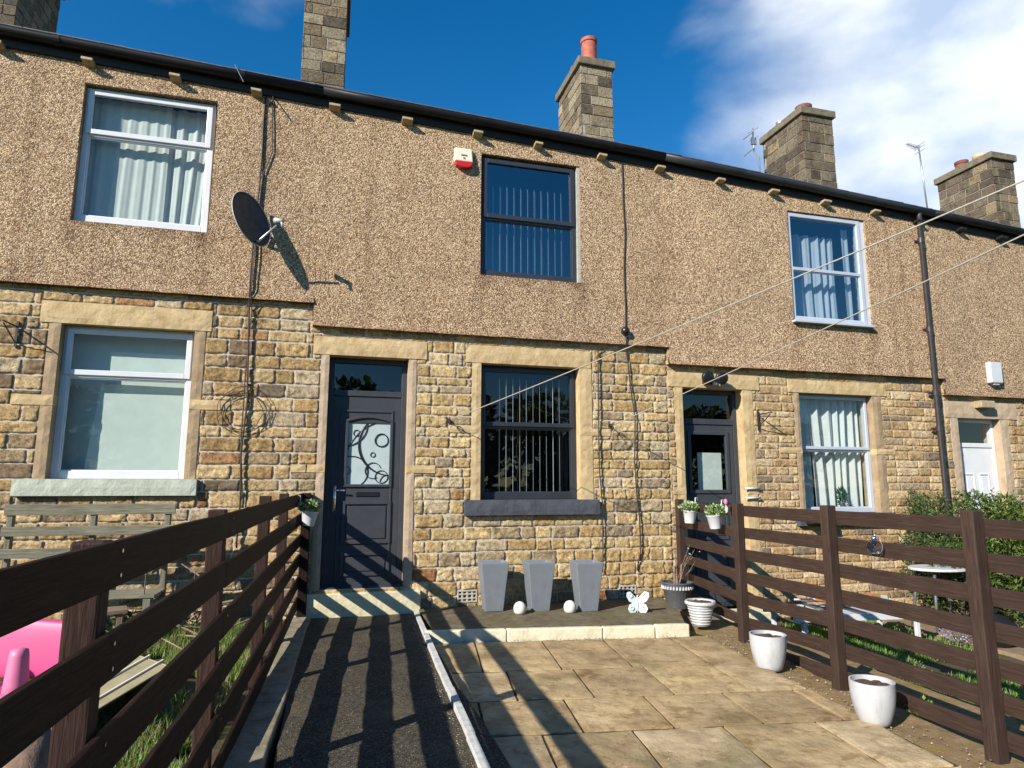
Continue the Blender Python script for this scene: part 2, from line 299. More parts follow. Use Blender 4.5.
# ------------------------------------------------------------------ mesh building
class MB:
    def __init__(s): s.v = []; s.f = []; s.c = []
    def add(s, vs, fs, col=None):
        o = len(s.v); s.v += [tuple(v) for v in vs]; s.f += [tuple(i + o for i in f) for f in fs]
        s.c += [col or (0.5, 0.5, 0.5)] * len(vs)
    def box(s, x0, x1, y0, y1, z0, z1, col=None):
        s.add([(x0, y0, z0), (x1, y0, z0), (x1, y1, z0), (x0, y1, z0), (x0, y0, z1), (x1, y0, z1), (x1, y1, z1), (x0, y1, z1)],
              [(0, 3, 2, 1), (4, 5, 6, 7), (0, 1, 5, 4), (1, 2, 6, 5), (2, 3, 7, 6), (3, 0, 4, 7)], col)
    def quad(s, a, b, c, d, col=None): s.add([a, b, c, d], [(0, 1, 2, 3)], col)
    def tube(s, pts, rad, seg=8, col=None, closed=False):
        pts = [Vector(p) for p in pts]; n = len(pts); rads = rad if isinstance(rad, (list, tuple)) else [rad] * n
        vs, fs = [], []; prev = None
        for i, p in enumerate(pts):
            if closed: t = (pts[(i + 1) % n] - pts[i - 1])
            else: t = (pts[min(i + 1, n - 1)] - pts[max(i - 1, 0)])
            t = t.normalized() if t.length > 1e-9 else Vector((0, 0, 1))
            if prev is None: a = t.orthogonal().normalized()
            else:
                a = prev - t * prev.dot(t); a = a.normalized() if a.length > 1e-6 else t.orthogonal().normalized()
            prev = a; b = t.cross(a)
            for k in range(seg):
                an = 2 * math.pi * k / seg; vs.append(p + (a * math.cos(an) + b * math.sin(an)) * rads[i])
        m = n if closed else n - 1
        for i in range(m):
            j = (i + 1) % n
            for k in range(seg): fs.append((i * seg + k, i * seg + (k + 1) % seg, j * seg + (k + 1) % seg, j * seg + k))
        if not closed: fs.append(tuple(range(seg - 1, -1, -1))); fs.append(tuple((n - 1) * seg + k for k in range(seg)))
        s.add(vs, fs, col)
    def lathe(s, prof, cx=0, cy=0, seg=32, col=None, ripple=None):
        vs, fs = [], []
        for i, (r, z) in enumerate(prof):
            for k in range(seg):
                a = 2 * math.pi * k / seg; rr = r * (1 + (ripple(a, z) if ripple else 0)); vs.append((cx + rr * math.cos(a), cy + rr * math.sin(a), z))
        for i in range(len(prof) - 1):
            for k in range(seg): fs.append((i * seg + k, i * seg + (k + 1) % seg, (i + 1) * seg + (k + 1) % seg, (i + 1) * seg + k))
        fs.append(tuple(range(seg - 1, -1, -1))); fs.append(tuple((len(prof) - 1) * seg + k for k in range(seg)))
        s.add(vs, fs, col)
    def prism(s, poly, y0, y1, col=None):       # poly in (x,z), extruded along y
        n = len(poly); vs = [(x, y0, z) for x, z in poly] + [(x, y1, z) for x, z in poly]
        fs = [tuple(range(n)), tuple(range(2 * n - 1, n - 1, -1))] + [((i + 1) % n, i, n + i, n + (i + 1) % n) for i in range(n)]
        s.add(vs, fs, col)
    def flat(s, poly, z0, z1, col=None):        # poly in (x,y), a slab from z0 up to z1
        n = len(poly); vs = [(x, y, z0) for x, y in poly] + [(x, y, z1) for x, y in poly]
        fs = [tuple(range(n - 1, -1, -1)), tuple(range(n, 2 * n))] + [(i, (i + 1) % n, n + (i + 1) % n, n + i) for i in range(n)]
        s.add(vs, fs, col)
    def build(s, name, m, parent=None, smooth=False, bevel=0.0, tint=False, fix=True):
        me = bpy.data.meshes.new(name); me.from_pydata(s.v, [], s.f); me.update()
        if tint:
            a = me.color_attributes.new('tint', 'FLOAT_COLOR', 'POINT')
            arr = np.ones((len(s.v), 4), dtype=np.float32); arr[:, :3] = np.array(s.c, dtype=np.float32); a.data.foreach_set('color', arr.ravel())
        if fix and len(s.f) < 30000:
            bm = bmesh.new(); bm.from_mesh(me); bmesh.ops.recalc_face_normals(bm, faces=bm.faces); bm.to_mesh(me); bm.free()
        if m is not None: me.materials.append(m)
        if smooth:
            me.polygons.foreach_set('use_smooth', [True] * len(me.polygons))
        o = bpy.data.objects.new(name, me); C.objects.link(o)
        if parent is not None: o.parent = parent
        if bevel:
            b = o.modifiers.new('bevel', 'BEVEL'); b.width = bevel; b.segments = 2; b.limit_method = 'ANGLE'; b.angle_limit = R(40)
        return o
def smooth_by_angle(o, ang=40):
    me = o.data; me.polygons.foreach_set('use_smooth', [True] * len(me.polygons))
    bm = bmesh.new(); bm.from_mesh(me)
    for e in bm.edges:
        if len(e.link_faces) == 2 and e.calc_face_angle(0) > R(ang): e.smooth = False
    bm.to_mesh(me); bm.free(); return o
def tag(o, label, cat, group=None):
    o['label'] = label; o['category'] = cat
    if group: o['group'] = group
    return o
def thing(name, label, cat, loc=(0, 0, 0), rz=0.0, group=None):
    o = bpy.data.objects.new(name, None); C.objects.link(o); o.location = loc; o.rotation_euler = (0, 0, rz); o.empty_display_size = 0.1
    return tag(o, label, cat, group)
def struct(o): o['kind'] = 'structure'; return o
def copy_tree(o, parent=None):
    c = o.copy(); C.objects.link(c)
    if parent is not None: c.parent = parent
    for ch in list(o.children): copy_tree(ch, c)
    return c
def beam(name, p0, p1, th, h, m, parent, bev=0.004, twist=0.0, screws=()):
    """board from p0 to p1 (centre line), th across, h high; its grain runs along local x"""
    p0, p1 = Vector(p0), Vector(p1); d = p1 - p0; L = d.length; x = d.normalized()
    ref = Vector((0, 0, 1)) if abs(x.z) < 0.9 else Vector((0, 1, 0))
    y = ref.cross(x).normalized(); z = x.cross(y)
    b = MB(); n = max(2, int(L / 0.25)); vs = []; fs = []
    s1, s2 = rnd.uniform(0, 50), rnd.uniform(0, 50)
    for i in range(n + 1):
        t = L * i / n; dy = 0.003 * noise.noise(Vector((t * 1.5, s1, 0))); dz = 0.004 * noise.noise(Vector((t * 1.2, s2, 3)))
        for a, c in ((-1, -1), (1, -1), (1, 1), (-1, 1)): vs.append((t, a * th / 2 + dy, c * h / 2 + dz))
    for i in range(n):
        for k in range(4): fs.append((i * 4 + k, i * 4 + (k + 1) % 4, i * 4 + 4 + (k + 1) % 4, i * 4 + 4 + k))
    fs.append((3, 2, 1, 0)); fs.append(tuple(n * 4 + k for k in range(4)))
    b.add(vs, fs); nf = len(b.f)
    for t in screws:
        for dz in (-0.032, 0.034):
            n0 = len(b.v); k6 = range(8); b.add([(t + 0.006 * math.cos(k * .785) + 0.003 * math.sin(t * 40 + dz * 90), th / 2 + 0.0045, dz + 0.006 * math.sin(k * .785)) for k in k6], [tuple(k6)])
    o = b.build(name, m, parent, bevel=bev, fix=not screws)
    if screws:
        o.data.materials.append(M['chrome'])
        for i in range(nf, len(b.f)): o.data.polygons[i].material_index = 1
    o.matrix_basis = Matrix(((x.x, y.x, z.x, p0.x), (x.y, y.y, z.y, p0.y), (x.z, y.z, z.z, p0.z), (0, 0, 0, 1))) @ Matrix.Rotation(twist, 4, 'X')
    return o

# ------------------------------------------------------------------ the setting on the ground
def sheet(name, poly, z, m, thick=0.2): b = MB(); b.flat(poly, z - thick, z); return struct(b.build(name, m))
g = MB(); g.flat([(-600, -600), (600, -600), (600, 700), (-600, 700)], -0.6, -0.26); struct(g.build('ground', M['turf']))
def bumpy(name, x0, x1, y0, y1, z, amp, m, step=0.08, f=1.6):
    nx = max(2, int((x1 - x0) / step)); ny = max(2, int((y1 - y0) / step)); vs = []; fs = []
    for j in range(ny + 1):
        for i in range(nx + 1):
            x = x0 + (x1 - x0) * i / nx; y = y0 + (y1 - y0) * j / ny
            vs.append((x, y, z + amp * noise.fractal(Vector((x * f, y * f, z * 7)), 1.0, 2.0, 4)))
    for j in range(ny):
        for i in range(nx): a = j * (nx + 1) + i; fs.append((a, a + 1, a + nx + 2, a + nx + 1))
    b = MB(); b.add(vs, fs); return struct(b.build(name, m, smooth=True, fix=False))
bumpy('garden_soil', -7.5, -0.43, -9.5, 0.06, 0.10, 0.05, M['garden_soil'])
bumpy('neighbour_lawn', 3.9, 10.8, -9.5, 0.06, -0.18, 0.03, M['garden_soil'])
bumpy('mossy_verge', 0.7, 4.6, -9.5, 0.05, 0.015, 0.018, M['verge'], 0.06, 3)
# asphalt path
pz = 0.118
bumpy('path', -0.24, 0.98, -9.5, 0.02, pz, 0.010, M['asphalt'], 0.06, 2.5)
# flags along the left of the path
b = MB(); y = -0.14
while y > -9:
    L = rnd.uniform(0.45, 0.8); y1 = y - L
    xr = lambda yy: -0.165 + 0.030 * yy; w = lambda yy: 0.20 - 0.004 * yy
    b.flat([(xr(y1) - w(y1), y1 + 0.006), (xr(y1) + rnd.uniform(-.008, .008), y1 + 0.006), (xr(y) + rnd.uniform(-.008, .008), y), (xr(y) - w(y), y)], 0.0, 0.155 + rnd.uniform(-0.006, 0.006)); y = y1
struct(b.build('stone_edging', M['curb_flags'], bevel=0.008))
# narrow concrete edging between path and patio
b = MB(); pts = [(1.02, 0.5), (0.988, -0.13)]; y = -0.14
ex = lambda yy: 0.973 + 0.038 * yy
for L in (0.72, 1.25, 0.95, 0.91, 0.9, 0.9, 0.9, 0.9):
    y1 = y - L; j = rnd.uniform(-.006, .006)
    b.flat([(ex(y1) + j, y1 + 0.008), (ex(y1) + 0.052 + j, y1 + 0.008), (ex(y) + 0.052 + j, y), (ex(y) + j, y)], 0.0, 0.150 + rnd.uniform(-0.006, 0.004)); y = y1
struct(b.build('path_edging', M['conc_edge'], bevel=0.003))
# raised strip along the wall
b = MB(); n = 26; vs = []; fs = []
def strip_front(x): return -1.235 - 0.152 * (x - 1.0)
for i in range(n + 1):
    x = 1.03 + (3.62 - 1.03) * i / n
    for k in range(13):
        yy = 0.03 + (strip_front(x) + 0.02 - 0.03) * k / 12
        xx = x if k > 0 else x
        vs.append((xx, yy, 0.160 + 0.008 * noise.fractal(Vector((x * 3, yy * 3, 1)), 1, 2, 4) - 0.004 * k / 12))
for i in range(n):
    for k in range(12): a = i * 13 + k; fs.append((a, a + 13, a + 14, a + 1))
b.add(vs, fs)
b.add([(3.62, 0.03, 0.160), (3.62, strip_front(3.62) + 0.02, 0.156), (4.02, -0.75, 0.15), (4.20, 0.03, 0.155)], [(0, 1, 2, 3)])
b.add([(3.62, strip_front(3.62) + 0.02, 0.156), (4.02, -0.75, 0.15), (4.20, 0.03, 0.155), (3.62, strip_front(3.62) + 0.02, 0.0), (4.02, -0.75, 0.0), (4.20, 0.03, 0.0)], [(0, 1, 4, 3), (1, 2, 5, 4)])
struct(b.build('raised_strip', M['strip'], smooth=False, fix=False))
# pale kerb in front of the strip
b = MB(); x = 0.955
for L in (0.80, 0.97, 0.55, 0.36):
    x1 = x + L; j = rnd.uniform(-0.012, 0.004); k_ = rnd.uniform(-0.01, 0.01)
    y0, y1 = strip_front(x) + j, strip_front(x1) + k_
    b.flat([(x, y0 - 0.045), (x1 - 0.008, y1 - 0.045), (x1 - 0.008, y1 + 0.03), (x, y0 + 0.03)], 0.0, 0.170 + rnd.uniform(-0.006, 0.005)); x = x1
o = struct(b.build('kerb', M['kerb_stone'], bevel=0.012))
# patio flags: one mesh of slabs, joints between
b = MB(); ca, sa = math.cos(R(-8.0)), math.sin(R(-8.0))
O = Vector((1.0, -1.31)); ux = Vector((ca, sa)); uy = Vector((sa, -ca))     # ux along the kerb, uy towards the camera
rows = [0.0, 0.90 if False else 1.04, 1.80, 2.45, 3.20, 3.95, 4.7, 5.5, 6.3, 7.1]
offs = [0.32, 0.90, 0.55, 1.0, 0.4, 0.8, 0.2, 0.6, 0.3, 0.5]
offs2 = {0: [0.43, 1.10, 1.72, 2.42], 1: [0.62, 1.19, 1.80, 2.42, 3.0], 2: [0.33, 0.95, 1.55, 2.16, 2.72], 3: [0.68, 1.26, 1.86, 2.5], 4: [0.3, 0.95, 1.6, 2.2]}
def right_edge(v): return 2.84 + 0.02 * v
slab_cols = [(0.43, 0.32, 0.175), (0.39, 0.29, 0.16), (0.47, 0.37, 0.22), (0.36, 0.265, 0.145), (0.44, 0.33, 0.18), (0.41, 0.32, 0.19)]
for r in range(len(rows) - 1):
    v0, v1 = rows[r], rows[r + 1]
    js = offs2.get(r, [0.3 + 0.3 * (r % 2) + 0.62 * k for k in range(5)])
    js = [-1.2] + [j for j in js if j < right_edge(v0) - 0.15] + [right_edge(v0)]
    for k in range(len(js) - 1):
        a0, a1 = js[k], js[k + 1]; gp = 0.0095; t = rnd.uniform(-0.001, 0.004); tl = rnd.uniform(-0.003, 0.003)
        nu, nv = 14, 14; vs = []; fs = []; col = rnd.choice(slab_cols); seed = rnd.uniform(0, 99)
        for jv in range(nv + 1):
            for iu in range(nu + 1):
                u = a0 + gp + (a1 - a0 - 2 * gp) * iu / nu; v = v0 + 0.015 + (v1 - v0 - 0.030) * jv / nv
                if iu in (0, nu): u += 0.003 * noise.noise(Vector((v * 9, seed, 0)))
                if jv in (0, nv): v += 0.003 * noise.noise(Vector((u * 9, seed, 5)))
                p = O + ux * u + uy * v; px = max(p.x, ex(p.y) + 0.066)
                edge = 0.005 if (iu in (0, nu) or jv in (0, nv)) else 0.0
                vs.append((px, p.y, 0.060 + t + tl * (iu / nu - 0.5) - edge + 0.006 * noise.fractal(Vector((u * 5, v * 5, seed)), 0.8, 2.0, 4)))
        for jv in range(nv):
            for iu in range(nu): a = jv * (nu + 1) + iu; fs.append((a, a + nu + 1, a + nu + 2, a + 1))
        nb = len(vs); ring = [i for i in range(nu + 1)] + [(nu + 1) * j + nu for j in range(1, nv + 1)] + [(nu + 1) * nv + i for i in range(nu - 1, -1, -1)] + [(nu + 1) * j for j in range(nv - 1, 0, -1)]
        for i in ring: vs.append((vs[i][0], vs[i][1], 0.0))
        for q in range(len(ring)): q2 = (q + 1) % len(ring); fs.append((ring[q], ring[q2], nb + q2, nb + q))
        b.add(vs, fs, col)
struct(b.build('patio_paving', M['slabs'], tint=True))
b = MB(); b.flat([(0.9, -1.2), (0.75, -9.4), (2.95, -9.4), (3.80, -1.62)], 0.0, 0.046); struct(b.build('paving_bed', M['joint']))
# garden paving on the neighbour's side, and far road and pavement behind the houses' gardens
b = MB()
for (x0, x1, y0, y1) in ((6.9, 8.3, -2.6, -1.3), (8.35, 9.9, -2.7, -1.35), (6.9, 8.1, -1.25, -0.1), (8.15, 10.0, -1.3, -0.1)): b.flat([(x0, y0), (x1, y0), (x1, y1), (x0, y1)], -0.3, -0.13 + rnd.uniform(-.005, .005))
struct(b.build('garden_paving', M['flag_brown'], bevel=0.006))

# ------------------------------------------------------------------ walls
EX = [(-40, 8.2), (-3.7, 6.60), (-.5, 6.46), (3.9, 6.265), (10.9, 5.82), (40, 3.9)]
def eave(x):
    for (xa, za), (xb, zb) in zip(EX, EX[1:]):
        if xa <= x <= xb: return za + (zb - za) * (x - xa) / (xb - xa)
PAL_A = [((0.42, 0.30, 0.155), 5), ((0.47, 0.35, 0.195), 5), ((0.36, 0.25, 0.125), 4), ((0.50, 0.38, 0.22), 3), ((0.31, 0.235, 0.145), 2.6), ((0.20, 0.155, 0.11), 0.6), ((0.36, 0.215, 0.11), 0.7), ((0.21, 0.15, 0.10), 0.9), ((0.30, 0.15, 0.07), 0.2), ((0.44, 0.36, 0.25), 2)]
PAL_B = [((0.50, 0.37, 0.19), 5), ((0.54, 0.42, 0.23), 5), ((0.42, 0.30, 0.145), 4), ((0.56, 0.45, 0.27), 3), ((0.36, 0.285, 0.18), 2.6), ((0.25, 0.20, 0.14), 0.8), ((0.42, 0.26, 0.12), 0.7), ((0.30, 0.24, 0.17), 1.0), ((0.30, 0.15, 0.07), 0.2), ((0.48, 0.40, 0.27), 2)]
PAL_C = [((0.48, 0.35, 0.20), 5), ((0.52, 0.40, 0.24), 5), ((0.42, 0.30, 0.165), 4), ((0.56, 0.45, 0.30), 2), ((0.34, 0.265, 0.18), 2.2), ((0.25, 0.20, 0.145), 1.2), ((0.42, 0.28, 0.15), 0.8)]
def pick(pal):
    t = rnd.uniform(0, sum(w for _, w in pal))
    for c, w in pal:
        t -= w
        if t <= 0: break
    k = rnd.uniform(0.88, 1.12); return tuple(x * k for x in c)
def holes_cut(x0, x1, z0, z1, holes):
    """split a cell into pieces not covered by holes"""
    xs = sorted({x0, x1} | {h[0] for h in holes if x0 < h[0] < x1 and h[2] < z1 and h[3] > z0} | {h[1] for h in holes if x0 < h[1] < x1 and h[2] < z1 and h[3] > z0})
    out = []
    for a, c in zip(xs, xs[1:]):
        iv = [(z0, z1)]
        for h in holes:
            if h[0] < c - 1e-6 and h[1] > a + 1e-6:
                nv = []
                for p, q in iv:
                    if h[2] > p: nv.append((p, min(q, h[2])))
                    if h[3] < q: nv.append((max(p, h[3]), q))
                iv = [(p, q) for p, q in nv if q - p > 1e-4]
        for p, q in iv: out.append((a, c, p, q))
    # merge neighbours with the same z interval
    out.sort(key=lambda r: (r[2], r[3], r[0])); res = []
    for r in out:
        if res and abs(res[-1][1] - r[0]) < 1e-6 and abs(res[-1][2] - r[2]) < 1e-6 and abs(res[-1][3] - r[3]) < 1e-6: res[-1] = (res[-1][0], r[1], r[2], r[3])
        else: res.append(r)
    return res
def stone_face(b, x0, x1, z0, z1, col, bulge, joint, Y=0.0, res=0.021):
    w, h = x1 - x0, z1 - z0
    if w < 0.05 or h < 0.035: bulge *= 0.4
    nx = max(3, int(w / res)); nzz = max(3, int(h / res)); sd = rnd.uniform(0, 200); tilt = rnd.uniform(-0.008, 0.008); vs = []; fs = []
    cj = [rnd.uniform(0, 0.010) for _ in range(4)]
    def cuts(L, n):
        a_ = joint * 0.35 + 0.001; b_ = a_ + 0.0065
        if L < 3 * b_: return [i / n for i in range(n + 1)]
        return [0.0, a_ / L, b_ / L] + [(b_ + (L - 2 * b_) * i / n) / L for i in range(1, n)] + [1 - b_ / L, 1 - a_ / L, 1.0]
    us, vs_ = cuts(w, nx), cuts(h, nzz); nx, nzz = len(us) - 1, len(vs_) - 1
    for j in range(nzz + 1):
        for i in range(nx + 1):
            u, v = us[i], vs_[j]; x = x0 + w * u; z = z0 + h * v
            e = min(u, 1 - u) * w; f = min(v, 1 - v) * h
            d = min(e, f) + 0.004 * noise.noise(Vector((x * 25, z * 25, sd)))
            prof = min(1.0, max(0.0, (d - joint * 0.35) / 0.006)); prof = prof * prof * (3 - 2 * prof)
            rough = 0.55 + 1.1 * noise.fractal(Vector((x * 16, z * 20, sd)), 0.55, 2.1, 5)
            y = Y + 0.003 - prof * (0.0105 + bulge * 0.62 * max(0.0, min(1.5, rough + 0.2))) - tilt * (u - 0.5) * prof
            vs.append((x, y, z))
    for j in range(nzz):
        for i in range(nx): a = j * (nx + 1) + i; fs.append((a, a + 1, a + nx + 2, a + nx + 1))
    b.add(vs, fs, col)
def stone_wall(parent, x0, x1, z0, z1, holes, pal, courses, wlen, matn, mortar, joint=0.016, bulge=0.02, name='ground_floor_wall'):
    b = MB(); z = z0; i = 0
    while z < z1 - 0.02:
        h = courses(z); zt = min(z + h, z1)
        if z1 - zt < 0.05: zt = z1
        x = x0 - rnd.uniform(0, wlen[0]) 
        while x < x1:
            L = rnd.uniform(*wlen) * (1.4 if rnd.random() < 0.15 else 1)
            a, c = max(x, x0), min(x + L, x1)
            if x1 - c < 0.08: c = x1; L = 99
            if c - a > 0.02:
                for (p, q, r_, s_) in holes_cut(a, c, z, zt, holes):
                    if q - p > 0.022 and s_ - r_ > 0.02: stone_face(b, p, q, r_, s_, pick(pal), bulge * rnd.uniform(0.5, 1.3), joint)
            x += L
        z = zt
    o = b.build(name, M[matn], parent, smooth=True, tint=True, fix=False)
    # mortar bed, proud of the edges of the stones
    mb = MB()
    xs = sorted({x0, x1} | {h[0] for h in holes if x0 < h[0] < x1} | {h[1] for h in holes if x0 < h[1] < x1})
    for a, c in zip(xs, xs[1:]):
        for (p, q, r_, s_) in holes_cut(a, c, z0, z1, holes): mb.quad((p, -0.0035, r_), (q, -0.0035, r_), (q, -0.0035, s_), (p, -0.0035, s_))
    mo = mb.build('pointing', M[mortar], o, fix=False)
    return o
def render_wall(parent, x0, x1, zb, holes, matn, y=-0.058, depth=0.2, bell=True, left_end=False, right_end=False, drips=()):
    gx = sorted(set([round(v, 4) for v in np.arange(x0, x1, 0.06)] + [x1] + [h[0] for h in holes] + [h[1] for h in holes]))
    zt_max = max(eave(x0), eave(x1)); zb_rows = [zb, zb + 0.03, zb + 0.07, zb + 0.12]
    gz = sorted(set(zb_rows + [round(v, 4) for v in np.arange(zb + 0.2, zt_max - 0.1, 0.09)] + [h[2] for h in holes] + [h[3] for h in holes]))
    gz = [z for i, z in enumerate(gz)]; top = len(gz)
    def yy(x, z):
        v = y + 0.006 * noise.fractal(Vector((x * 2.2, z * 2.2, 4.0)), 1, 2, 3)
        if bell: v -= 0.035 * max(0, 1 - (z - zb) / 0.12) ** 1.5
        return v
    vs = []; idx = {}
    for j in range(top + 1):
        for i, x in enumerate(gx):
            z = gz[j] if j < top else eave(x) + 0.02
            if j < top and z > eave(x): z = eave(x)
            jx = 0.0
            idx[i, j] = len(vs); vs.append((x + jx, yy(x, z), z + (0.006 * noise.noise(Vector((x * 5, 3, 1))) if j == 0 else 0)))
    fs = []; inside = lambda cx, cz: any(h[0] < cx < h[1] and h[2] < cz < h[3] for h in holes)
    for j in range(top):
        for i in range(len(gx) - 1):
            cz = (gz[j] + (gz[j + 1] if j + 1 < top else gz[j] + 0.3)) / 2
            if inside((gx[i] + gx[i + 1]) / 2, cz): continue
            fs.append((idx[i, j], idx[i + 1, j], idx[i + 1, j + 1], idx[i, j + 1]))
    def stain(x, z):
        s_ = 0.0
        for h in holes:
            for xc, a_ in ((h[0] + 0.02, 0.5), (h[1] - 0.03, 0.75), ((h[0] + h[1]) / 2 + 0.25, 0.3)):
                if z < h[2] + 0.01: s_ += a_ * math.exp(-((x - xc - 0.05 * noise.noise(Vector((z * 3, xc, 0)))) / 0.09) ** 2) * math.exp(-(h[2] - z) / 0.45)
            if h[0] < x < h[1] and z < h[2] + 0.01: s_ += 0.35 * math.exp(-(h[2] - z) / 0.10)
        s_ += 0.45 * math.exp(-(z - zb) / 0.07)
        for xc in drips: s_ += 0.55 * math.exp(-((x - xc - 0.04 * noise.noise(Vector((z * 2, xc, 0)))) / 0.05) ** 2) * (0.6 + 0.4 * noise.noise(Vector((x, z * 1.5, 2))))
        s_ = max(0.0, min(0.85, s_ * (1 + 0.6 * noise.noise(Vector((x * 7, z * 7, 5)))))); return (1 - 0.62 * s_, 1 - 0.70 * s_, 1 - 0.74 * s_)
    b = MB(); b.add(vs, fs); b.c = [stain(v[0], v[2]) for v in vs]; nst = len(vs)
    for i in range(len(gx) - 1):     # underside
        a, c = vs[idx[i, 0]], vs[idx[i + 1, 0]]; b.quad(a, (a[0], 0.0, a[2] + .015), (c[0], 0.0, c[2] + .015), c)
    if left_end: b.quad((x0, y, zb), (x0, y, eave(x0)), (x0, 0.1, eave(x0)), (x0, 0.1, zb))
    if right_end: b.quad((x1, y, zb), (x1, 0.1, zb), (x1, 0.1, eave(x1)), (x1, y, eave(x1)))
    for h in holes:
        xa, xb, za, zc = h[:4]
        for (p, q) in (((xa, za), (xa, zc)), ((xa, zc), (xb, zc)), ((xb, zc), (xb, za)), ((xb, za), (xa, za))):
            b.quad((p[0], yy(*p) , p[1]), (q[0], yy(*q), q[1]), (q[0], depth, q[1]), (p[0], depth, p[1]))
    b.c = b.c[:nst] + [(0.9, 0.88, 0.86)] * (len(b.v) - nst)
    return b.build('upper_wall', M[matn], parent, smooth=False, fix=False, tint=True)
def dressed(name, parent, x0, x1, z0, z1, m, y0=-0.022, y1=0.28, ch=0.006):
    b = MB(); w = x1 - x0; h = z1 - z0; nx = max(2, int(w / 0.06)); nzz = max(2, int(h / 0.06)); sd = rnd.uniform(0, 99); vs = []; fs = []
    for j in range(nzz + 1):
        for i in range(nx + 1):
            x, z = x0 + w * i / nx, z0 + h * j / nzz; e = i in (0, nx) or j in (0, nzz)
            vs.append((x, y0 + (ch if e else 0) - 0.005 * noise.noise(Vector((x * 12, z * 12, sd))), z))
    for j in range(nzz):
        for i in range(nx): a = j * (nx + 1) + i; fs.append((a, a + 1, a + nx + 2, a + nx + 1))
    nb = len(vs); ring = [i for i in range(nx + 1)] + [(nx + 1) * j + nx for j in range(1, nzz + 1)] + [(nx + 1) * nzz + i for i in range(nx - 1, -1, -1)] + [(nx + 1) * j for j in range(nzz - 1, 0, -1)]
    for i in ring: vs.append((vs[i][0], y1, vs[i][2]))
    for q in range(len(ring)): q2 = (q + 1) % len(ring); fs.append((ring[q], nb + q, nb + q2, ring[q2]))
    b.add(vs, fs); return b.build(name, m, parent, fix=False)
def frame_ring(b, x0, x1, z0, z1, w, y0, y1, wb=None):
    wb = wb or w
    b.box(x0, x0 + w, y0, y1, z0, z1); b.box(x1 - w, x1, y0, y1, z0, z1)
    b.box(x0 + w, x1 - w, y0, y1, z0, z0 + wb); b.box(x0 + w, x1 - w, y0, y1, z1 - w, z1)
def sheet_pane(x0, x1, y0, y1, z0, z1, name, m, parent):
    t = MB(); t.quad((x0, y0, z0), (x1, y0, z0), (x1, y0, z1), (x0, y0, z1)); return t.build(name, m, parent, fix=False)
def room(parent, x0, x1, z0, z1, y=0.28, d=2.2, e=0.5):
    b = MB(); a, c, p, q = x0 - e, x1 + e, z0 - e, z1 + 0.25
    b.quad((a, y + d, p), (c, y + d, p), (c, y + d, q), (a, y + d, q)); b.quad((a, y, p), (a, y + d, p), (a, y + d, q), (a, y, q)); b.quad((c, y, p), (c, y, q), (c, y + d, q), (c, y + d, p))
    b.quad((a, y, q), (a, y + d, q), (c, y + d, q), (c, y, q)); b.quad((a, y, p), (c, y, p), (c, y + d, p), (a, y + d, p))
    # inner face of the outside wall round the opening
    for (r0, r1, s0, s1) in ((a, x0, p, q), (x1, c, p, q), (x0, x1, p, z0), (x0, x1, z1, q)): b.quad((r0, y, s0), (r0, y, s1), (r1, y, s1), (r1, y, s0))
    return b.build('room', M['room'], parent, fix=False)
def curtain_mesh(x0, x1, z0, z1, y, amp=0.035, lam=0.12, fold=0.0):
    b = MB(); n = max(8, int((x1 - x0) / 0.012)); m_ = 10; vs = []; fs = []; sd = rnd.uniform(0, 99)
    for j in range(m_ + 1):
        v = j / m_; z = z0 + (z1 - z0) * v
        for i in range(n + 1):
            u = i / n; x = x0 + (x1 - x0) * u; ph = x / lam * 2 * math.pi + 4.2 * noise.noise(Vector((x * 3.3, sd, v * 0.5)))
            vs.append((x + fold * (1 - v) * math.sin(u * 6), y + amp * math.sin(ph) + 0.4 * amp * math.sin(2.3 * ph + sd), z))
    for j in range(m_):
        for i in range(n): a = j * (n + 1) + i; fs.append((a, a + 1, a + n + 2, a + n + 1))
    b.add(vs, fs); return b
def window(parent, x0, x1, z0, z1, zt, y, fm, gm, fw=0.06, open_top=True, sill=None, vent_w=0.05):
    """frame with a top-hung sash above the transom and a fixed pane below"""
    f = MB(); frame_ring(f, x0, x1, z0, z1, fw, y, y + 0.07, fw * 1.15); f.box(x0 + fw, x1 - fw, y, y + 0.07, zt - 0.03, zt + 0.02)
    fr = f.build('window', fm, parent, bevel=0.006)
    if open_top:
        s_ = MB(); frame_ring(s_, x0 + fw * 0.45, x1 - fw * 0.45, zt - 0.005, z1 - fw * 0.4, vent_w, y - 0.022, y - 0.001)
        s_.build('sash', fm, fr, bevel=0.006)
        sheet_pane(x0 + fw * 0.45 + vent_w - .004, x1 - fw * 0.45 - vent_w + .004, y + 0.006, y + 0.012, zt + vent_w - 0.012, z1 - fw * 0.4 - vent_w + .004, 'pane', gm, fr)
    else:
        sheet_pane(x0 + fw - .004, x1 - fw + .004, y + 0.03, y + 0.036, zt + 0.016, z1 - fw + .004, 'pane', gm, fr)
    # inner bead of the lower light and its pane
    s_ = MB(); frame_ring(s_, x0 + fw - 0.002, x1 - fw + 0.002, z0 + fw * 1.1, zt - 0.028, 0.016, y + 0.014, y + 0.045); s_.build('glazing_bead', fm, fr, bevel=0.004)
    sheet_pane(x0 + fw + 0.008, x1 - fw - 0.008, y + 0.03, y + 0.036, z0 + fw * 1.1 + 0.008, zt - 0.036, 'pane', gm, fr)
    if sill:
        t = MB(); t.box(x0 - sill, x1 + sill, y - 0.10, y + 0.02, z0 - 0.035, z0 - 0.001); t.build('sill', fm, fr, bevel=0.005)
    return fr
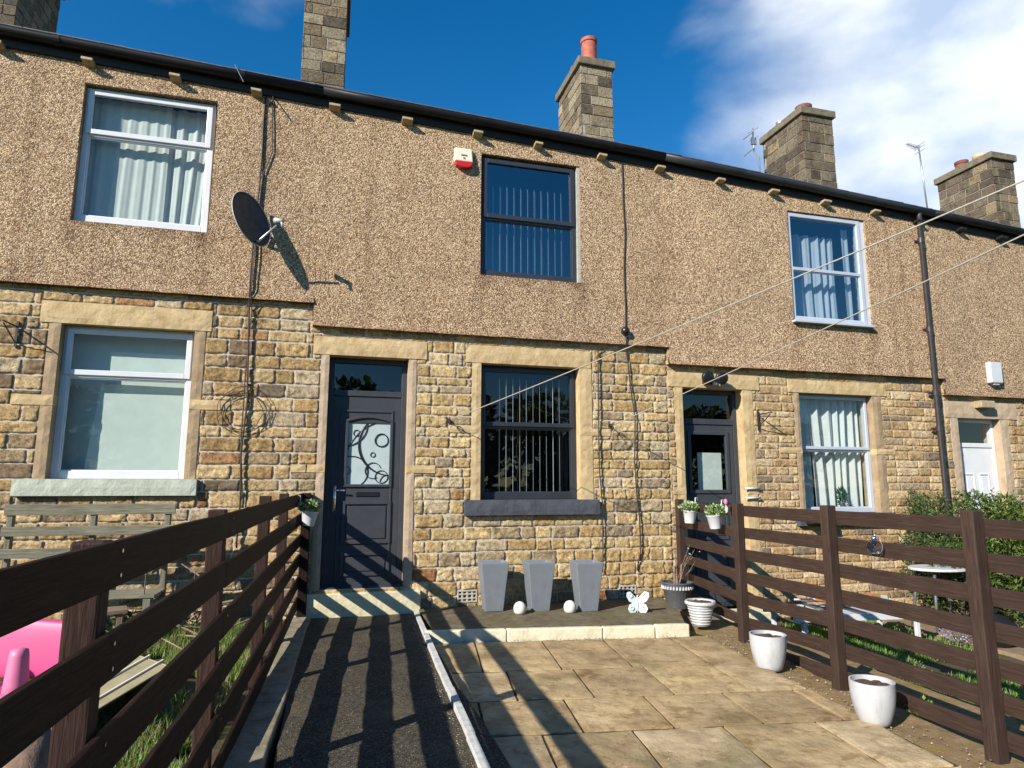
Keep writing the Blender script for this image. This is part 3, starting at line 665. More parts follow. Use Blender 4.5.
def vblinds(parent, x0, x1, z0, z1, y, pitch, ang, w, m, skip=()):
    b = MB(); x = x0; i = 0
    while x < x1:
        if i not in skip:
            a = ang + rnd.uniform(-0.08, 0.08); dx, dy = math.cos(a) * w / 2, math.sin(a) * w / 2
            zb = z0 + rnd.uniform(-0.004, 0.004); nx_, ny_ = -math.sin(a) * 0.0012, math.cos(a) * 0.0012
            b.add([(x - dx - nx_, y - dy - ny_, zb), (x + dx - nx_, y + dy - ny_, zb), (x + dx - nx_, y + dy - ny_, z1), (x - dx - nx_, y - dy - ny_, z1),
                   (x - dx + nx_, y - dy + ny_, zb), (x + dx + nx_, y + dy + ny_, zb), (x + dx + nx_, y + dy + ny_, z1), (x - dx + nx_, y - dy + ny_, z1)],
                  [(0, 1, 2, 3), (5, 4, 7, 6), (1, 5, 6, 2), (4, 0, 3, 7)])
        x += pitch; i += 1
    return b.build('vertical_blind', m, parent, fix=False)
def surround(parent, ox0, ox1, oz0, oz1, lint, jl, jr, tie, dm, jm, depth=0.2, door=False):
    """lintel, jambs and tie stones; returns the rectangles they take out of the wall"""
    holes = []
    def piece(n, r, m, y0=-0.022):
        holes.append(r); dressed(n, parent, *r, m, y0=y0, y1=depth + 0.09)
    piece('lintel', (lint[0], lint[1], oz1, lint[2]), dm, -0.030)
    tz0, tz1 = tie[4], tie[5]
    for (a, c, ta, tb) in ((jl, ox0, tie[0], tie[1]), (ox1, jr, tie[2], tie[3])):
        piece('jamb', (a, c, tz1, oz1), jm); piece('jamb', (a, c, oz0, tz0), jm); piece('tie_stone', (ta, tb, tz0, tz1), dm, -0.026)
    holes.append((ox0, ox1, oz0, oz1))
    return holes

# ------------------------------------------------------------------ roof, gutter, chimney for a house
def roof_parts(parent, x0, x1, corbels, dark_from=None, gm='gutter_black'):
    xs = [x0 + (x1 - x0) * i / 6 for i in range(7)]
    # slates, ridge, and the body under them
    b = MB(); pitch = math.tan(R(27)); yr = 4.4
    for a, c in zip(xs, xs[1:]):
        for (ya, yb) in ((-0.16, yr),):
            b.add([(a, ya, eave(a) + 0.03), (c, ya, eave(c) + 0.03), (c, yb, eave(c) + 0.03 + (yb - ya) * pitch), (a, yb, eave(a) + 0.03 + (yb - ya) * pitch),
                   (a, ya, eave(a) - 0.02), (c, ya, eave(c) - 0.02), (c, 9.0, eave(c) - 0.02), (a, 9.0, eave(a) - 0.02)],
                  [(0, 1, 2, 3), (4, 7, 6, 5), (0, 4, 5, 1)])
            b.quad((a, yb, eave(a) + 0.03 + (yb - ya) * pitch), (c, yb, eave(c) + 0.03 + (yb - ya) * pitch), (c, 9.0, eave(c)), (a, 9.0, eave(a)))
    b.add([(x0, -0.16, eave(x0)), (x0, yr, eave(x0) + (yr + .16) * pitch), (x0, 9.0, eave(x0))], [(0, 1, 2)]); b.add([(x1, -0.16, eave(x1)), (x1, yr, eave(x1) + (yr + .16) * pitch), (x1, 9.0, eave(x1))], [(2, 1, 0)])
    ro = b.build('roof', M['slate'], parent, fix=False)
    # slate course ends that show above the gutter
    s_ = MB(); x = x0
    while x < x1 - 0.02:
        w = min(0.26, x1 - x); k = rnd.uniform(-0.006, 0.006); z = eave(x + w / 2) + 0.045 + k
        s_.add([(x + .003, -0.215 + k, z), (x + w - .003, -0.215 + k, z - 0.013), (x + w - .003, 0.35, z + 0.27), (x + .003, 0.35, z + 0.283), (x + .003, -0.215 + k, z - 0.012), (x + w - .003, -0.215 + k, z - 0.025), (x + w - .003, 0.35, z + 0.25), (x + .003, 0.35, z + 0.26)],
               [(0, 1, 2, 3), (7, 6, 5, 4), (0, 4, 5, 1), (1, 5, 6, 2), (3, 7, 4, 0)]); x += w
    s_.build('eaves_slates', M['slate'], ro, fix=False)
    # half round gutter
    g_ = MB(); prof = []
    for k in range(9): a = math.pi * k / 8; prof.append((-0.17 - 0.066 * math.cos(a), -0.080 * math.sin(a)))
    prof2 = [(-0.17 - 0.060 * math.cos(math.pi * k / 8), -0.074 * math.sin(math.pi * k / 8)) for k in range(8, -1, -1)]
    pr = prof + prof2; vs = []; fs = []; n = len(pr)
    for x in xs:
        for (yy, zz) in pr: vs.append((x, yy, eave(x) - 0.005 + zz + 0.012))
    for i in range(len(xs) - 1):
        for k in range(n): fs.append((i * n + k, i * n + (k + 1) % n, (i + 1) * n + (k + 1) % n, (i + 1) * n + k))
    fs.append(tuple(range(n))); fs.append(tuple((len(xs) - 1) * n + k for k in range(n - 1, -1, -1)))
    g_.add(vs, fs); go = g_.build('gutter', M[gm], parent, smooth=True)
    j_ = MB(); x = x0 + 1.9
    while x < x1:
        arc = [(x, -0.17 - 0.071 * math.cos(math.pi * k / 8), eave(x) + 0.004 - 0.086 * math.sin(math.pi * k / 8)) for k in range(9)]
        j_ = MB()
        for p, q in zip(arc, arc[1:]): j_.add([(p[0] - .035, p[1], p[2]), (p[0] + .035, p[1], p[2] - .002), (q[0] + .035, q[1], q[2] - .002), (q[0] - .035, q[1], q[2])], [(0, 1, 2, 3)])
        j_.build('gutter_joint', M[gm], go, fix=False)
        x += 1.95
    # dark fascia board behind the gutter
    f = MB()
    for a, c in zip(xs, xs[1:]):
        f.add([(a, -0.098, eave(a) - 0.16), (c, -0.098, eave(c) - 0.16), (c, -0.098, eave(c) + .01), (a, -0.098, eave(a) + .01), (a, 0.0, eave(a) - 0.16), (c, 0.0, eave(c) - 0.16)], [(0, 1, 2, 3), (4, 5, 1, 0)])
    f.build('fascia', M['corbel_dark'], parent, fix=False)
    for i, x in enumerate(corbels):
        c_ = MB(); dk = dark_from is not None and x > dark_from; w = 0.060 + rnd.uniform(-.008, .008)
        z = eave(x) - 0.150 + rnd.uniform(-.006, .006)
        c_.add([(x - w, -0.185, z), (x + w, -0.185, z - .006), (x + w, -0.185, z - 0.038), (x - w, -0.185, z - 0.032), (x - w, -0.05, z), (x + w, -0.05, z - .006), (x + w, -0.05, z - .06), (x - w, -0.05, z - .055)],
               [(0, 3, 2, 1), (0, 1, 5, 4), (1, 2, 6, 5), (2, 3, 7, 6), (3, 0, 4, 7)])
        c_.build('corbel', M['corbel_dark' if dk else 'corbel'], parent, bevel=0.005)
PAL_CH = [((0.23, 0.20, 0.145), 5), ((0.28, 0.245, 0.18), 4), ((0.20, 0.16, 0.11), 4), ((0.15, 0.125, 0.09), 3), ((0.36, 0.29, 0.19), 1.5), ((0.10, 0.085, 0.065), 2)]
PAL_CHD = [((0.14, 0.12, 0.09), 5), ((0.18, 0.155, 0.115), 4), ((0.13, 0.105, 0.08), 4), ((0.09, 0.075, 0.06), 3), ((0.26, 0.21, 0.14), 1.5)]
def chimney(parent, x0, x1, y0, y1, zb, zt, pal, pots, course=0.2, label=None, cap=0.16):
    # core of mortar, with stones standing on each face
    core = MB(); core.box(x0, x1, y0, y1, zb, zt - 0.01)
    co_ = core.build('chimney', M['mortar_dark'], parent)
    if label: co_['label'] = label
    st = MB(); z = zb
    while z < zt - 0.05:
        h = min(course * rnd.uniform(0.85, 1.15), zt - z)
        if zt - z - h < 0.06: h = zt - z
        for face in range(4):
            L = (x1 - x0) if face in (0, 2) else (y1 - y0); t = -rnd.uniform(0, 0.3)
            while t < L:
                w = rnd.uniform(0.24, 0.42); a, c = max(0, t), min(L, t + w)
                if L - c < 0.09: c = L; w = 99
                if c - a > 0.06:
                    gp = 0.006; e = 0.012 + rnd.uniform(-0.004, 0.006); aa, cc = a + (gp if a > 0 else -e), c - (gp if c < L else -e); z0, z1 = z + gp, z + h - gp
                    col = pick(pal)
                    if face == 0: P = lambda s, d, zz: (x0 + s, y0 - d, zz)
                    elif face == 1: P = lambda s, d, zz: (x1 + d, y0 + s, zz)
                    elif face == 2: P = lambda s, d, zz: (x1 - s, y1 + d, zz)
                    else: P = lambda s, d, zz: (x0 - d, y1 - s, zz)
                    k = 0.006
                    st.add([P(aa, 0, z0), P(cc, 0, z0), P(cc, 0, z1), P(aa, 0, z1), P(aa + k, e, z0 + k), P(cc - k, e, z0 + k), P(cc - k, e, z1 - k), P(aa + k, e, z1 - k)],
                           [(4, 5, 6, 7), (0, 1, 5, 4), (1, 2, 6, 5), (2, 3, 7, 6), (3, 0, 4, 7)], col)
                t += w
        z += h
    st.build('chimney_stones', M['stone_b'], co_, tint=True, fix=False)
    cp = MB(); cp.box(x0 - 0.07, x1 + 0.07, y0 - 0.07, y1 + 0.07, zt, zt + cap); cp.build('chimney_cap', M['cap_stone'], co_, bevel=0.015)
    fl = MB(); fl.prism([(x0 + .05, zt + cap), (x1 - .05, zt + cap), (x1 - .12, zt + cap + .06), (x0 + .12, zt + cap + .06)], y0 + .08, y1 - .08); fl.build('flaunching', M['mortar_dark'], co_)
    for (px, py, r_, h, mn) in pots:
        p = MB(); p.lathe([(r_ * 1.12, 0), (r_ * 1.12, 0.05), (r_, 0.07), (r_ * 0.92, h - 0.08), (r_ * 1.02, h - 0.07), (r_ * 1.04, h), (r_ * 0.82, h), (r_ * 0.78, h - 0.25)], px, py, 24)
        p.v = [(a, c, d + zt + cap + 0.03) for a, c, d in p.v]; q = p.build('chimney_pot', M[mn], co_); smooth_by_angle(q, 35)
    return co_
M['mortar_dark'] = mat_mortar('weathered_chimney_mortar', (0.22, 0.20, 0.165), (0.40, 0.36, 0.30))
M['cap_stone'] = mat_dressed('weathered_cap_stone', (0.12, 0.10, 0.07), (0.19, 0.16, 0.115), (0.07, 0.06, 0.045))

def shell(parent, x0, x1, z0, party_l=False, party_r=False):
    b = MB(); zt = lambda x: eave(x) - 0.03
    b.quad((x0, 8.9, z0), (x1, 8.9, z0), (x1, 8.9, zt(x1)), (x0, 8.9, zt(x0)))
    if party_l: b.quad((x0, 0.02, z0), (x0, 0.02, zt(x0)), (x0, 8.9, zt(x0)), (x0, 8.9, z0))
    if party_r: b.quad((x1, 0.02, z0), (x1, 8.9, z0), (x1, 8.9, zt(x1)), (x1, 0.02, zt(x1)))
    b.build('back_wall', M['dressed_brown'], parent, fix=False)

PB = [(-9.7, -5.0), (-5.0, -0.30), (-0.30, 4.38), (4.38, 9.14), (9.14, 13.9)]
# ---- house one (left, white windows)
H1 = thing('terraced_house', 'left house with white upvc windows and pale green sill, wall greyer than the next house', 'house', (-2.65, 0, 0), 0, 'stone terraced houses in one row')
H2 = thing('terraced_house', 'middle house with anthracite swirl glass door and dark framed windows with blinds', 'house', (2.04, 0, 0), 0, 'stone terraced houses in one row')
H3 = thing('terraced_house', 'house with silver grey window frames and black lamp over its dark door', 'house', (6.76, 0, 0), 0, 'stone terraced houses in one row')
H4 = thing('terraced_house', 'right end house with a white door behind the conifer shrub', 'house', (11.5, 0, 0), 0, 'stone terraced houses in one row')
class Off:      # parts are written in world coordinates: their parent empties sit at each house's foot
    pass
houses = [H1, H2, H3, H4]
for H in houses: H['x_'] = H.location.x
def settle(H):
    # keep parts where they were written although the parent sits at the house's foot
    for ch in H.children: ch.matrix_parent_inverse = Matrix.Translation(-Vector(H.location))
coarse = lambda lo, hi: (lambda z: rnd.uniform(lo, hi))

# H1
h1 = surround(H1, -2.92, -1.585, 1.65, 3.335, (-3.125, -1.412, 3.575), -3.035, -1.47, (-3.31, -2.92, -1.585, -1.16, 2.43, 2.54), M['dressed'], M['dressed_brown'])
sl = (-3.19, -1.44, 1.475, 1.65); dressed('window_sill', H1, *sl, M['sill_green'], y0=-0.085, y1=0.28); h1.append(sl)
stone_wall(H1, -9.0, -0.185, 0.0, 3.76, h1 + [(-0.47, -0.1, 1.735, 1.825), (-0.28, 0, 3.135, 3.355)], PAL_A, coarse(0.125, 0.185), (0.20, 0.46), 'stone_a', 'mortar')
render_wall(H1, -9.0, -0.30, 3.74, [(-2.93, -1.52, 4.50, 6.16)], 'dash_a', right_end=True, drips=(-0.9, -3.4))
w = window(H1, -2.93, -1.545, 4.525, 6.15, 5.585, 0.02, M['upvc'], M['glass_plain'], 0.065, sill=0.0, vent_w=0.06)
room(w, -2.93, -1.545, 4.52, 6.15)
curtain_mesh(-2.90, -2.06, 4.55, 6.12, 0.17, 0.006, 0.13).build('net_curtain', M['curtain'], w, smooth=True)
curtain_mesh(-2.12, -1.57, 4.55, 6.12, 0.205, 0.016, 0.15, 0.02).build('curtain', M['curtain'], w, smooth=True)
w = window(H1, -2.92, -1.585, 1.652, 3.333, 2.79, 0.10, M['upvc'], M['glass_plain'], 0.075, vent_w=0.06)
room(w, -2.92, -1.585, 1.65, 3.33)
b = MB(); b.add([(-2.66, 0.25, 1.68), (-1.55, 0.25, 1.68), (-1.55, 0.25, 2.70), (-2.56, 0.25, 2.72)], [(0, 1, 2, 3)]); b.add([(-2.5, 0.27, 2.84), (-1.55, 0.27, 2.84), (-1.55, 0.27, 3.08), (-2.50, 0.27, 3.10)], [(0, 1, 2, 3)]); b.build('blind', M['curtain_mint'], w, fix=False)
b = MB(); b.add([(-3.1, 0.34, 1.60), (-1.3, 0.34, 1.60), (-1.3, 0.34, 3.3), (-3.1, 0.34, 3.3)], [(0, 1, 2, 3)]); b.build('net_curtain', M['curtain_mint'], w, fix=False)
shell(H1, -9.0, -0.3, 0, True)
roof_parts(H1, -9.0, -0.30, [-7.4, -6.5, -5.6, -4.7, -3.8, -2.896, -1.983, -1.082])
chimney(H1, -5.85, -5.12, 3.0, 4.4, 7.9, 10.3, PAL_CHD, [(-4.85, 3.4, 0.13, 0.5, 'terracotta'), (-4.85, 4.0, 0.13, 0.4, 'buff_pot')])
# H2
h2 = surround(H2, -0.09, 0.855, 0.41, 3.135, (-0.28, 1.075, 3.355), -0.185, 0.95, (-0.29, -0.09, 0.855, 1.207, 1.735, 1.825), M['dressed'], M['dressed_pink'])
dressed('tie_stone', H1, -0.47, -0.303, 1.735, 1.825, M['dressed'], y0=-0.026)
h2b = surround(H2, 1.77, 3.10, 1.41, 3.13, (1.57, 3.26, 3.355), 1.65, 3.27, (1.38, 1.77, 3.10, 3.525, 2.235, 2.325), M['dressed'], M['dressed'])
sl = (1.57, 3.325, 1.225, 1.41); dressed('window_sill', H2, *sl, M['sill_grey'], y0=-0.095, y1=0.28); h2b.append(sl)
vents = [(1.50, 1.745, 0.20, 0.345), (3.60, 3.84, 0.165, 0.32)]
stone_wall(H2, -0.185, 4.38, 0.0, 3.50, h2 + h2b + vents, PAL_B, lambda z: rnd.uniform(0.135, 0.175) if z < 1.6 else rnd.uniform(0.095, 0.16), (0.17, 0.42), 'stone_b', 'mortar')
render_wall(H2, -0.30, 4.38, 3.465, [(1.735, 3.13, 4.28, 5.955)], 'dash_b', y=-0.064, right_end=True, left_end=True, drips=(0.32,))
w = window(H2, 1.745, 3.085, 4.29, 5.94, 5.09, -0.005, M['upvc_grey'], M['glass_blue'], 0.06, sill=0.0, vent_w=0.06)
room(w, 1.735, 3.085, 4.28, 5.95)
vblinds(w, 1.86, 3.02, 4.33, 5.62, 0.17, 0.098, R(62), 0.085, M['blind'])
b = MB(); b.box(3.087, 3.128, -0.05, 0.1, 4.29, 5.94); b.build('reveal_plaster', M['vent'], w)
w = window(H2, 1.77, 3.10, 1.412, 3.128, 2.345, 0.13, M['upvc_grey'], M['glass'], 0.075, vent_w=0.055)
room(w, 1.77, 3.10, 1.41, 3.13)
vblinds(w, 2.08, 2.95, 1.48, 2.98, 0.26, 0.092, R(72), 0.085, M['blind'])
curtain_mesh(2.90, 3.05, 1.45, 3.1, 0.34, 0.02, 0.08).build('curtain', M['room'], w, smooth=True)
shell(H2, -0.3, 4.38, 0)
roof_parts(H2, -0.30, 4.38, [-0.159, 0.743, 1.671, 2.51, 3.438, 4.33])
chimney(H2, -0.80, -0.10, 3.0, 4.4, 7.9, 10.55, PAL_CH, [(-0.45, 3.4, 0.14, 0.5, 'terracotta'), (-0.45, 4.0, 0.14, 0.4, 'terracotta')], 0.21)
# H3
h3 = surround(H3, 4.61, 5.56, -0.05, 2.935, (4.395, 5.83, 3.14), 4.49, 5.72, (4.42, 4.61, 5.56, 5.74, 1.47, 1.56), M['dressed'], M['dressed'])
h3b = surround(H3, 6.50, 7.80, 1.20, 2.93, (6.325, 8.06, 3.12), 6.41, 7.95, (6.12, 6.50, 7.80, 8.14, 2.05, 2.13), M['dressed'], M['dressed_brown'])
sl = (6.34, 8.0, 1.03, 1.20); dressed('window_sill', H3, *sl, M['sill_grey'], y0=-0.08, y1=0.28); h3b.append(sl)
stone_wall(H3, 4.38, 9.14, -0.35, 3.27, h3 + h3b, PAL_C, coarse(0.085, 0.15), (0.18, 0.44), 'stone_b', 'mortar_tan', joint=0.016, bulge=0.013)
render_wall(H3, 4.38, 9.14, 3.235, [(6.46, 7.88, 3.97, 5.70)], 'dash_c', y=-0.072, right_end=True, left_end=True, drips=(8.28, 8.52))
w = window(H3, 6.46, 7.80, 3.99, 5.69, 4.81, -0.05, M['upvc_silver'], M['glass_blue'], 0.065, sill=0.04, open_top=False)
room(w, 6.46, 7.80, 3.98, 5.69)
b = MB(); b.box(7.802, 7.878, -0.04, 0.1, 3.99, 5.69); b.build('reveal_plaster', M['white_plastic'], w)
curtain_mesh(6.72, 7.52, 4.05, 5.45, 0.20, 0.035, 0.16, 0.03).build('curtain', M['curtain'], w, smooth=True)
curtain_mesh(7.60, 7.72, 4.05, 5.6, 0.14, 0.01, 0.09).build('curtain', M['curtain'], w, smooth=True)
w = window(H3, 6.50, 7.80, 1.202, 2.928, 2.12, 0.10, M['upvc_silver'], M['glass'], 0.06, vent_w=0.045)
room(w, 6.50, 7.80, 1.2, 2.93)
curtain_mesh(6.86, 7.72, 1.26, 2.9, 0.24, 0.04, 0.15, 0.02).build('curtain', M['curtain'], w, smooth=True)
curtain_mesh(6.56, 6.80, 1.26, 2.9, 0.20, 0.012, 0.10).build('net_curtain', M['curtain_mint'], w, smooth=True)
shell(H3, 4.38, 9.14, -0.35)
roof_parts(H3, 4.38, 9.14, [5.298, 6.208, 7.128, 8.05, 8.9], 8.4, 'gutter_grey')
chimney(H3, 4.40, 5.05, 3.02, 4.30, 7.7, 9.80, PAL_CH, [(4.72, 3.35, 0.17, 0.62, 'terracotta'), (4.72, 3.95, 0.17, 0.40, 'terracotta')], 0.21)
# H4
h4 = surround(H4, 9.40, 10.26, -0.2, 2.64, (9.16, 10.62, 2.90), 9.25, 10.42, (9.22, 9.40, 10.26, 10.7, 1.3, 1.4), M['dressed_pink'], M['dressed_pink'])
stone_wall(H4, 9.14, 13.9, -0.35, 3.02, h4, PAL_C, coarse(0.11, 0.17), (0.18, 0.42), 'stone_b', 'mortar_tan', joint=0.016, bulge=0.015)
render_wall(H4, 9.14, 13.9, 2.985, [(11.13, 12.5, 3.78, 5.36)], 'dash_d', y=-0.062, left_end=True, right_end=True)
w = window(H4, 11.13, 12.5, 3.80, 5.35, 4.6, 0.02, M['upvc'], M['glass'], 0.065, sill=0.02)
room(w, 11.13, 12.5, 3.8, 5.35)
curtain_mesh(11.2, 12.4, 3.86, 5.3, 0.22, 0.03, 0.16, 0.02).build('curtain', M['curtain'], w, smooth=True)
shell(H4, 9.14, 13.9, -0.35, False, True)
roof_parts(H4, 9.14, 13.9, [9.75, 10.6, 11.5, 12.4, 13.3], 9.2, 'gutter_black')
chimney(H4, 9.46, 10.22, 2.95, 4.25, 7.4, 9.52, PAL_CHD, [(9.78, 3.25, 0.17, 0.20, 'terracotta_old'), (9.72, 3.95, 0.10, 0.22, 'metal')], 0.22)
chimney(H4, 14.70, 15.36, 2.95, 4.35, 7.0, 9.22, PAL_CHD, [(14.98, 3.9, 0.15, 0.24, 'terracotta_old'), (14.98, 3.4, 0.17, 0.16, 'buff_pot')], 0.22)

# ---- doors
def panel_mould(b, x0, x1, z0, z1, y, w=0.035, d=0.014):
    """raised moulding ring and raised field"""
    frame_ring(b, x0, x1, z0, z1, w, y - d, y + 0.002)
    b.box(x0 + w + 0.02, x1 - w - 0.02, y - d * 0.55, y + 0.002, z0 + w + 0.02, z1 - w - 0.02)
D2y = 0.15
dr = MB(); frame_ring(dr, -0.088, 0.853, 0.412, 3.133, 0.062, D2y - 0.01, D2y + 0.07, 0.05); dr.box(-0.03, 0.79, D2y - 0.012, D2y + 0.07, 2.665, 2.735)
door2 = dr.build('door', M['door_grey'], H2, bevel=0.006); door2['label'] = 'anthracite panelled door with swirl patterned glass'
sheet_pane(-0.028, 0.79, D2y + 0.03, D2y + 0.036, 2.736, 3.07, 'fanlight', M['glass'], door2)
lf = MB()
X0, X1, Z0, Z1 = -0.024, 0.788, 0.465, 2.66
gx0, gx1, gz0, gz1 = 0.165, 0.665, 1.60, 2.34
lf.box(X0, gx0, D2y + 0.004, D2y + 0.05, Z0, Z1); lf.box(gx1, X1, D2y + 0.004, D2y + 0.05, Z0, Z1); lf.box(gx0, gx1, D2y + 0.004, D2y + 0.05, Z0, gz0); lf.box(gx0, gx1, D2y + 0.004, D2y + 0.05, gz1, Z1)
leaf = lf.build('door_leaf', M['door_grey'], door2)
mo = MB(); arch = []
for k in range(13):
    u = k / 12; arch.append((gx0 - 0.03 + (gx1 - gx0 + 0.06) * u, gz1 + 0.005 + 0.055 * math.sin(math.pi * u)))
for p, q in zip(arch, arch[1:]): mo.add([(p[0], D2y - 0.018, p[1]), (q[0], D2y - 0.018, q[1]), (q[0], D2y - 0.018, q[1] + 0.032), (p[0], D2y - 0.018, p[1] + 0.032), (p[0], D2y + 0.004, p[1] - .004), (q[0], D2y + 0.004, q[1] - .004), (q[0], D2y + 0.004, q[1] + 0.036), (p[0], D2y + 0.004, p[1] + 0.036)], [(0, 1, 2, 3), (4, 5, 1, 0), (3, 2, 6, 7)])
mo.box(gx0 - 0.034, gx0, D2y - 0.018, D2y + 0.005, gz0 - 0.034, gz1 + 0.01); mo.box(gx1, gx1 + 0.034, D2y - 0.018, D2y + 0.005, gz0 - 0.034, gz1 + 0.01); mo.box(gx0, gx1, D2y - 0.018, D2y + 0.005, gz0 - 0.034, gz0)
panel_mould(mo, 0.125, 0.70, 0.90, 1.40, D2y + 0.004, 0.04, 0.02); panel_mould(mo, 0.125, 0.70, 0.53, 0.80, D2y + 0.004, 0.035, 0.02)
mo.box(X0 + 0.09, X1 - 0.09, D2y - 0.010, D2y + 0.004, 2.47, 2.50); mo.box(X0 + 0.09, X0 + 0.11, D2y - 0.010, D2y + 0.004, 0.50, 2.47); mo.box(X1 - 0.11, X1 - 0.09, D2y - 0.010, D2y + 0.004, 0.50, 2.47)
mo.build('door_moulding', M['door_grey'], door2, bevel=0.005)
gl = MB(); gl.box(gx0, gx1, D2y + 0.018, D2y + 0.026, gz0, gz1 + 0.05)
glo = gl.build('patterned_glass', M['frosted'], door2)
# swirls of lead on the glass
sw = MB(); gy = D2y + 0.013; gw, gh = gx1 - gx0, gz1 - gz0
def arcp(cx, cz, r, a0, a1, n=20): return [(gx0 + gw * cx + r * gw * math.cos(R(a0 + (a1 - a0) * k / n)), gy, gz0 + gh * cz + r * gw * math.sin(R(a0 + (a1 - a0) * k / n))) for k in range(n + 1)]
def inside_glass(pts): return [p for p in pts if gx0 - 0.002 <= p[0] <= gx1 + 0.002 and gz0 - 0.002 <= p[2] <= gz1 + 0.03]
def sweep(pts, r0, r1=None):
    pts = inside_glass(pts)
    if len(pts) < 2: return
    r1 = r1 if r1 is not None else r0; n = len(pts); sw.tube(pts, [r0 + (r1 - r0) * math.sin(math.pi * i / (n - 1)) for i in range(n)], 6)
sweep(arcp(1.02, 0.66, 0.76, 95, 275, 40), 0.004, 0.015); sweep(arcp(-0.10, 0.98, 0.55, -90, 20, 30), 0.005, 0.009)
sweep(arcp(0.80, 0.72, 0.155, 0, 360, 28), 0.006, 0.009); sweep(arcp(0.20, 0.83, 0.075, 0, 360, 20), 0.005); sweep(arcp(0.60, 0.48, 0.055, 0, 360, 18), 0.005)
sweep(arcp(0.12, 0.20, 0.37, -60, 215, 36), 0.005, 0.008); sweep(arcp(0.98, 0.35, 1.02, 90, 175, 40), 0.004, 0.006)
sweep(arcp(0.62, 0.22, 0.19, 20, 300, 26), 0.004, 0.006); sweep(arcp(0.82, 0.12, 0.15, 0, 360, 24), 0.005); sweep(arcp(0.95, 0.04, 0.16, 60, 180, 16), 0.005); sweep(arcp(-0.02, 0.22, 0.10, -80, 80, 14), 0.005)
sw.build('lead_swirls', M['black_plastic'], glo, smooth=True)
hd = MB(); hd.box(0.015, 0.050, D2y - 0.012, D2y + 0.004, 1.28, 1.58); hd.tube([(0.032, D2y - 0.01, 1.53), (0.032, D2y - 0.055, 1.53), (0.150, D2y - 0.058, 1.525)], 0.010, 8); hd.build('handle', M['chrome'], door2, smooth=True)
lb = MB(); lb.box(0.28, 0.55, D2y - 0.008, D2y + 0.004, 1.455, 1.51); lb.build('letter_plate', M['black_plastic'], door2, bevel=0.004)
th = MB(); th.box(-0.088, 0.853, D2y - 0.14, D2y + 0.02, 0.365, 0.425); th.build('threshold', M['door_grey'], door2, bevel=0.006)
# door of H3
D3y = 0.16
dr = MB(); frame_ring(dr, 4.612, 5.558, -0.04, 2.933, 0.065, D3y - 0.01, D3y + 0.07, 0.05); dr.box(4.67, 5.50, D3y - 0.014, D3y + 0.07, 2.44, 2.52)
door3 = dr.build('door', M['door_grey'], H3, bevel=0.006); door3['label'] = 'dark door with a plain glass upper half'
sheet_pane(4.67, 5.50, D3y + 0.03, D3y + 0.036, 2.52, 2.88, 'fanlight', M['glass'], door3)
lf = MB(); frame_ring(lf, 4.68, 5.49, 0.01, 2.435, 0.105, D3y + 0.002, D3y + 0.05); lf.box(4.785, 5.385, D3y + 0.002, D3y + 0.05, 0.115, 1.50)
frame_ring(lf, 4.76, 5.41, 1.48, 2.345, 0.05, D3y - 0.016, D3y + 0.03); lf.build('door_leaf', M['door_grey'], door3, bevel=0.006)
mo = MB(); panel_mould(mo, 4.82, 5.35, 0.85, 1.38, D3y + 0.002); panel_mould(mo, 4.82, 5.35, 0.18, 0.75, D3y + 0.002); mo.build('door_moulding', M['door_grey'], door3, bevel=0.005)
sheet_pane(4.80, 5.37, D3y + 0.015, D3y + 0.021, 1.52, 2.305, 'pane', M['glass'], door3)
t = MB(); t.box(4.98, 5.36, D3y + 0.12, D3y + 0.125, 1.50, 2.05); t.build('notice_paper', M['curtain_mint'], door3)
room(door3, 4.61, 5.56, 0.1, 2.93); room(door2, -0.09, 0.855, 2.3, 3.13, e=0.1)
# door of H4
D4y = 0.12
dr = MB(); frame_ring(dr, 9.402, 10.258, -0.18, 2.638, 0.055, D4y - 0.01, D4y + 0.07, 0.05); dr.box(9.455, 10.205, D4y - 0.012, D4y + 0.07, 2.19, 2.26)
door4 = dr.build('door', M['upvc'], H4, bevel=0.006); door4['label'] = 'white panelled door with clear glass above'
lf = MB(); lf.box(9.46, 10.20, D4y + 0.004, D4y + 0.05, -0.13, 2.188); lf.build('door_leaf', M['upvc'], door4)
mo = MB()
for (a, c, p, q) in ((9.58, 9.78, 1.42, 1.78), (9.88, 10.08, 1.42, 1.78), (9.58, 9.78, 0.2, 1.0), (9.88, 10.08, 0.2, 1.0)): mo = MB(); panel_mould(mo, a, c, p, q, D4y + 0.004, 0.02, 0.014); mo.build('door_panel', M['upvc'], door4, bevel=0.004)
sheet_pane(9.457, 10.203, D4y + 0.02, D4y + 0.026, 2.262, 2.58, 'fanlight', M['glass'], door4); room(door4, 9.40, 10.26, 1.9, 2.63, e=0.1)

# ---- small parts fixed to the houses
for i, (a, c, p, q) in enumerate(vents):
    v = MB(); frame_ring(v, a, c, p, q, 0.018, -0.02, 0.02)
    nz_, nx_ = 3, 4
    for k in range(1, nz_): z = p + (q - p) * k / nz_; v.box(a + .018, c - .018, -0.018, 0.015, z - 0.009, z + 0.009)
    for k in range(1, nx_): x = a + (c - a) * k / nx_; v.box(x - 0.012, x + 0.012, -0.016, 0.014, p + .018, q - .018)
    vo = v.build('air_vent', M['vent'], H2, bevel=0.003)
    d = MB(); d.box(a, c, 0.03, 0.05, p, q); d.build('vent_void', M['black_plastic'], vo)
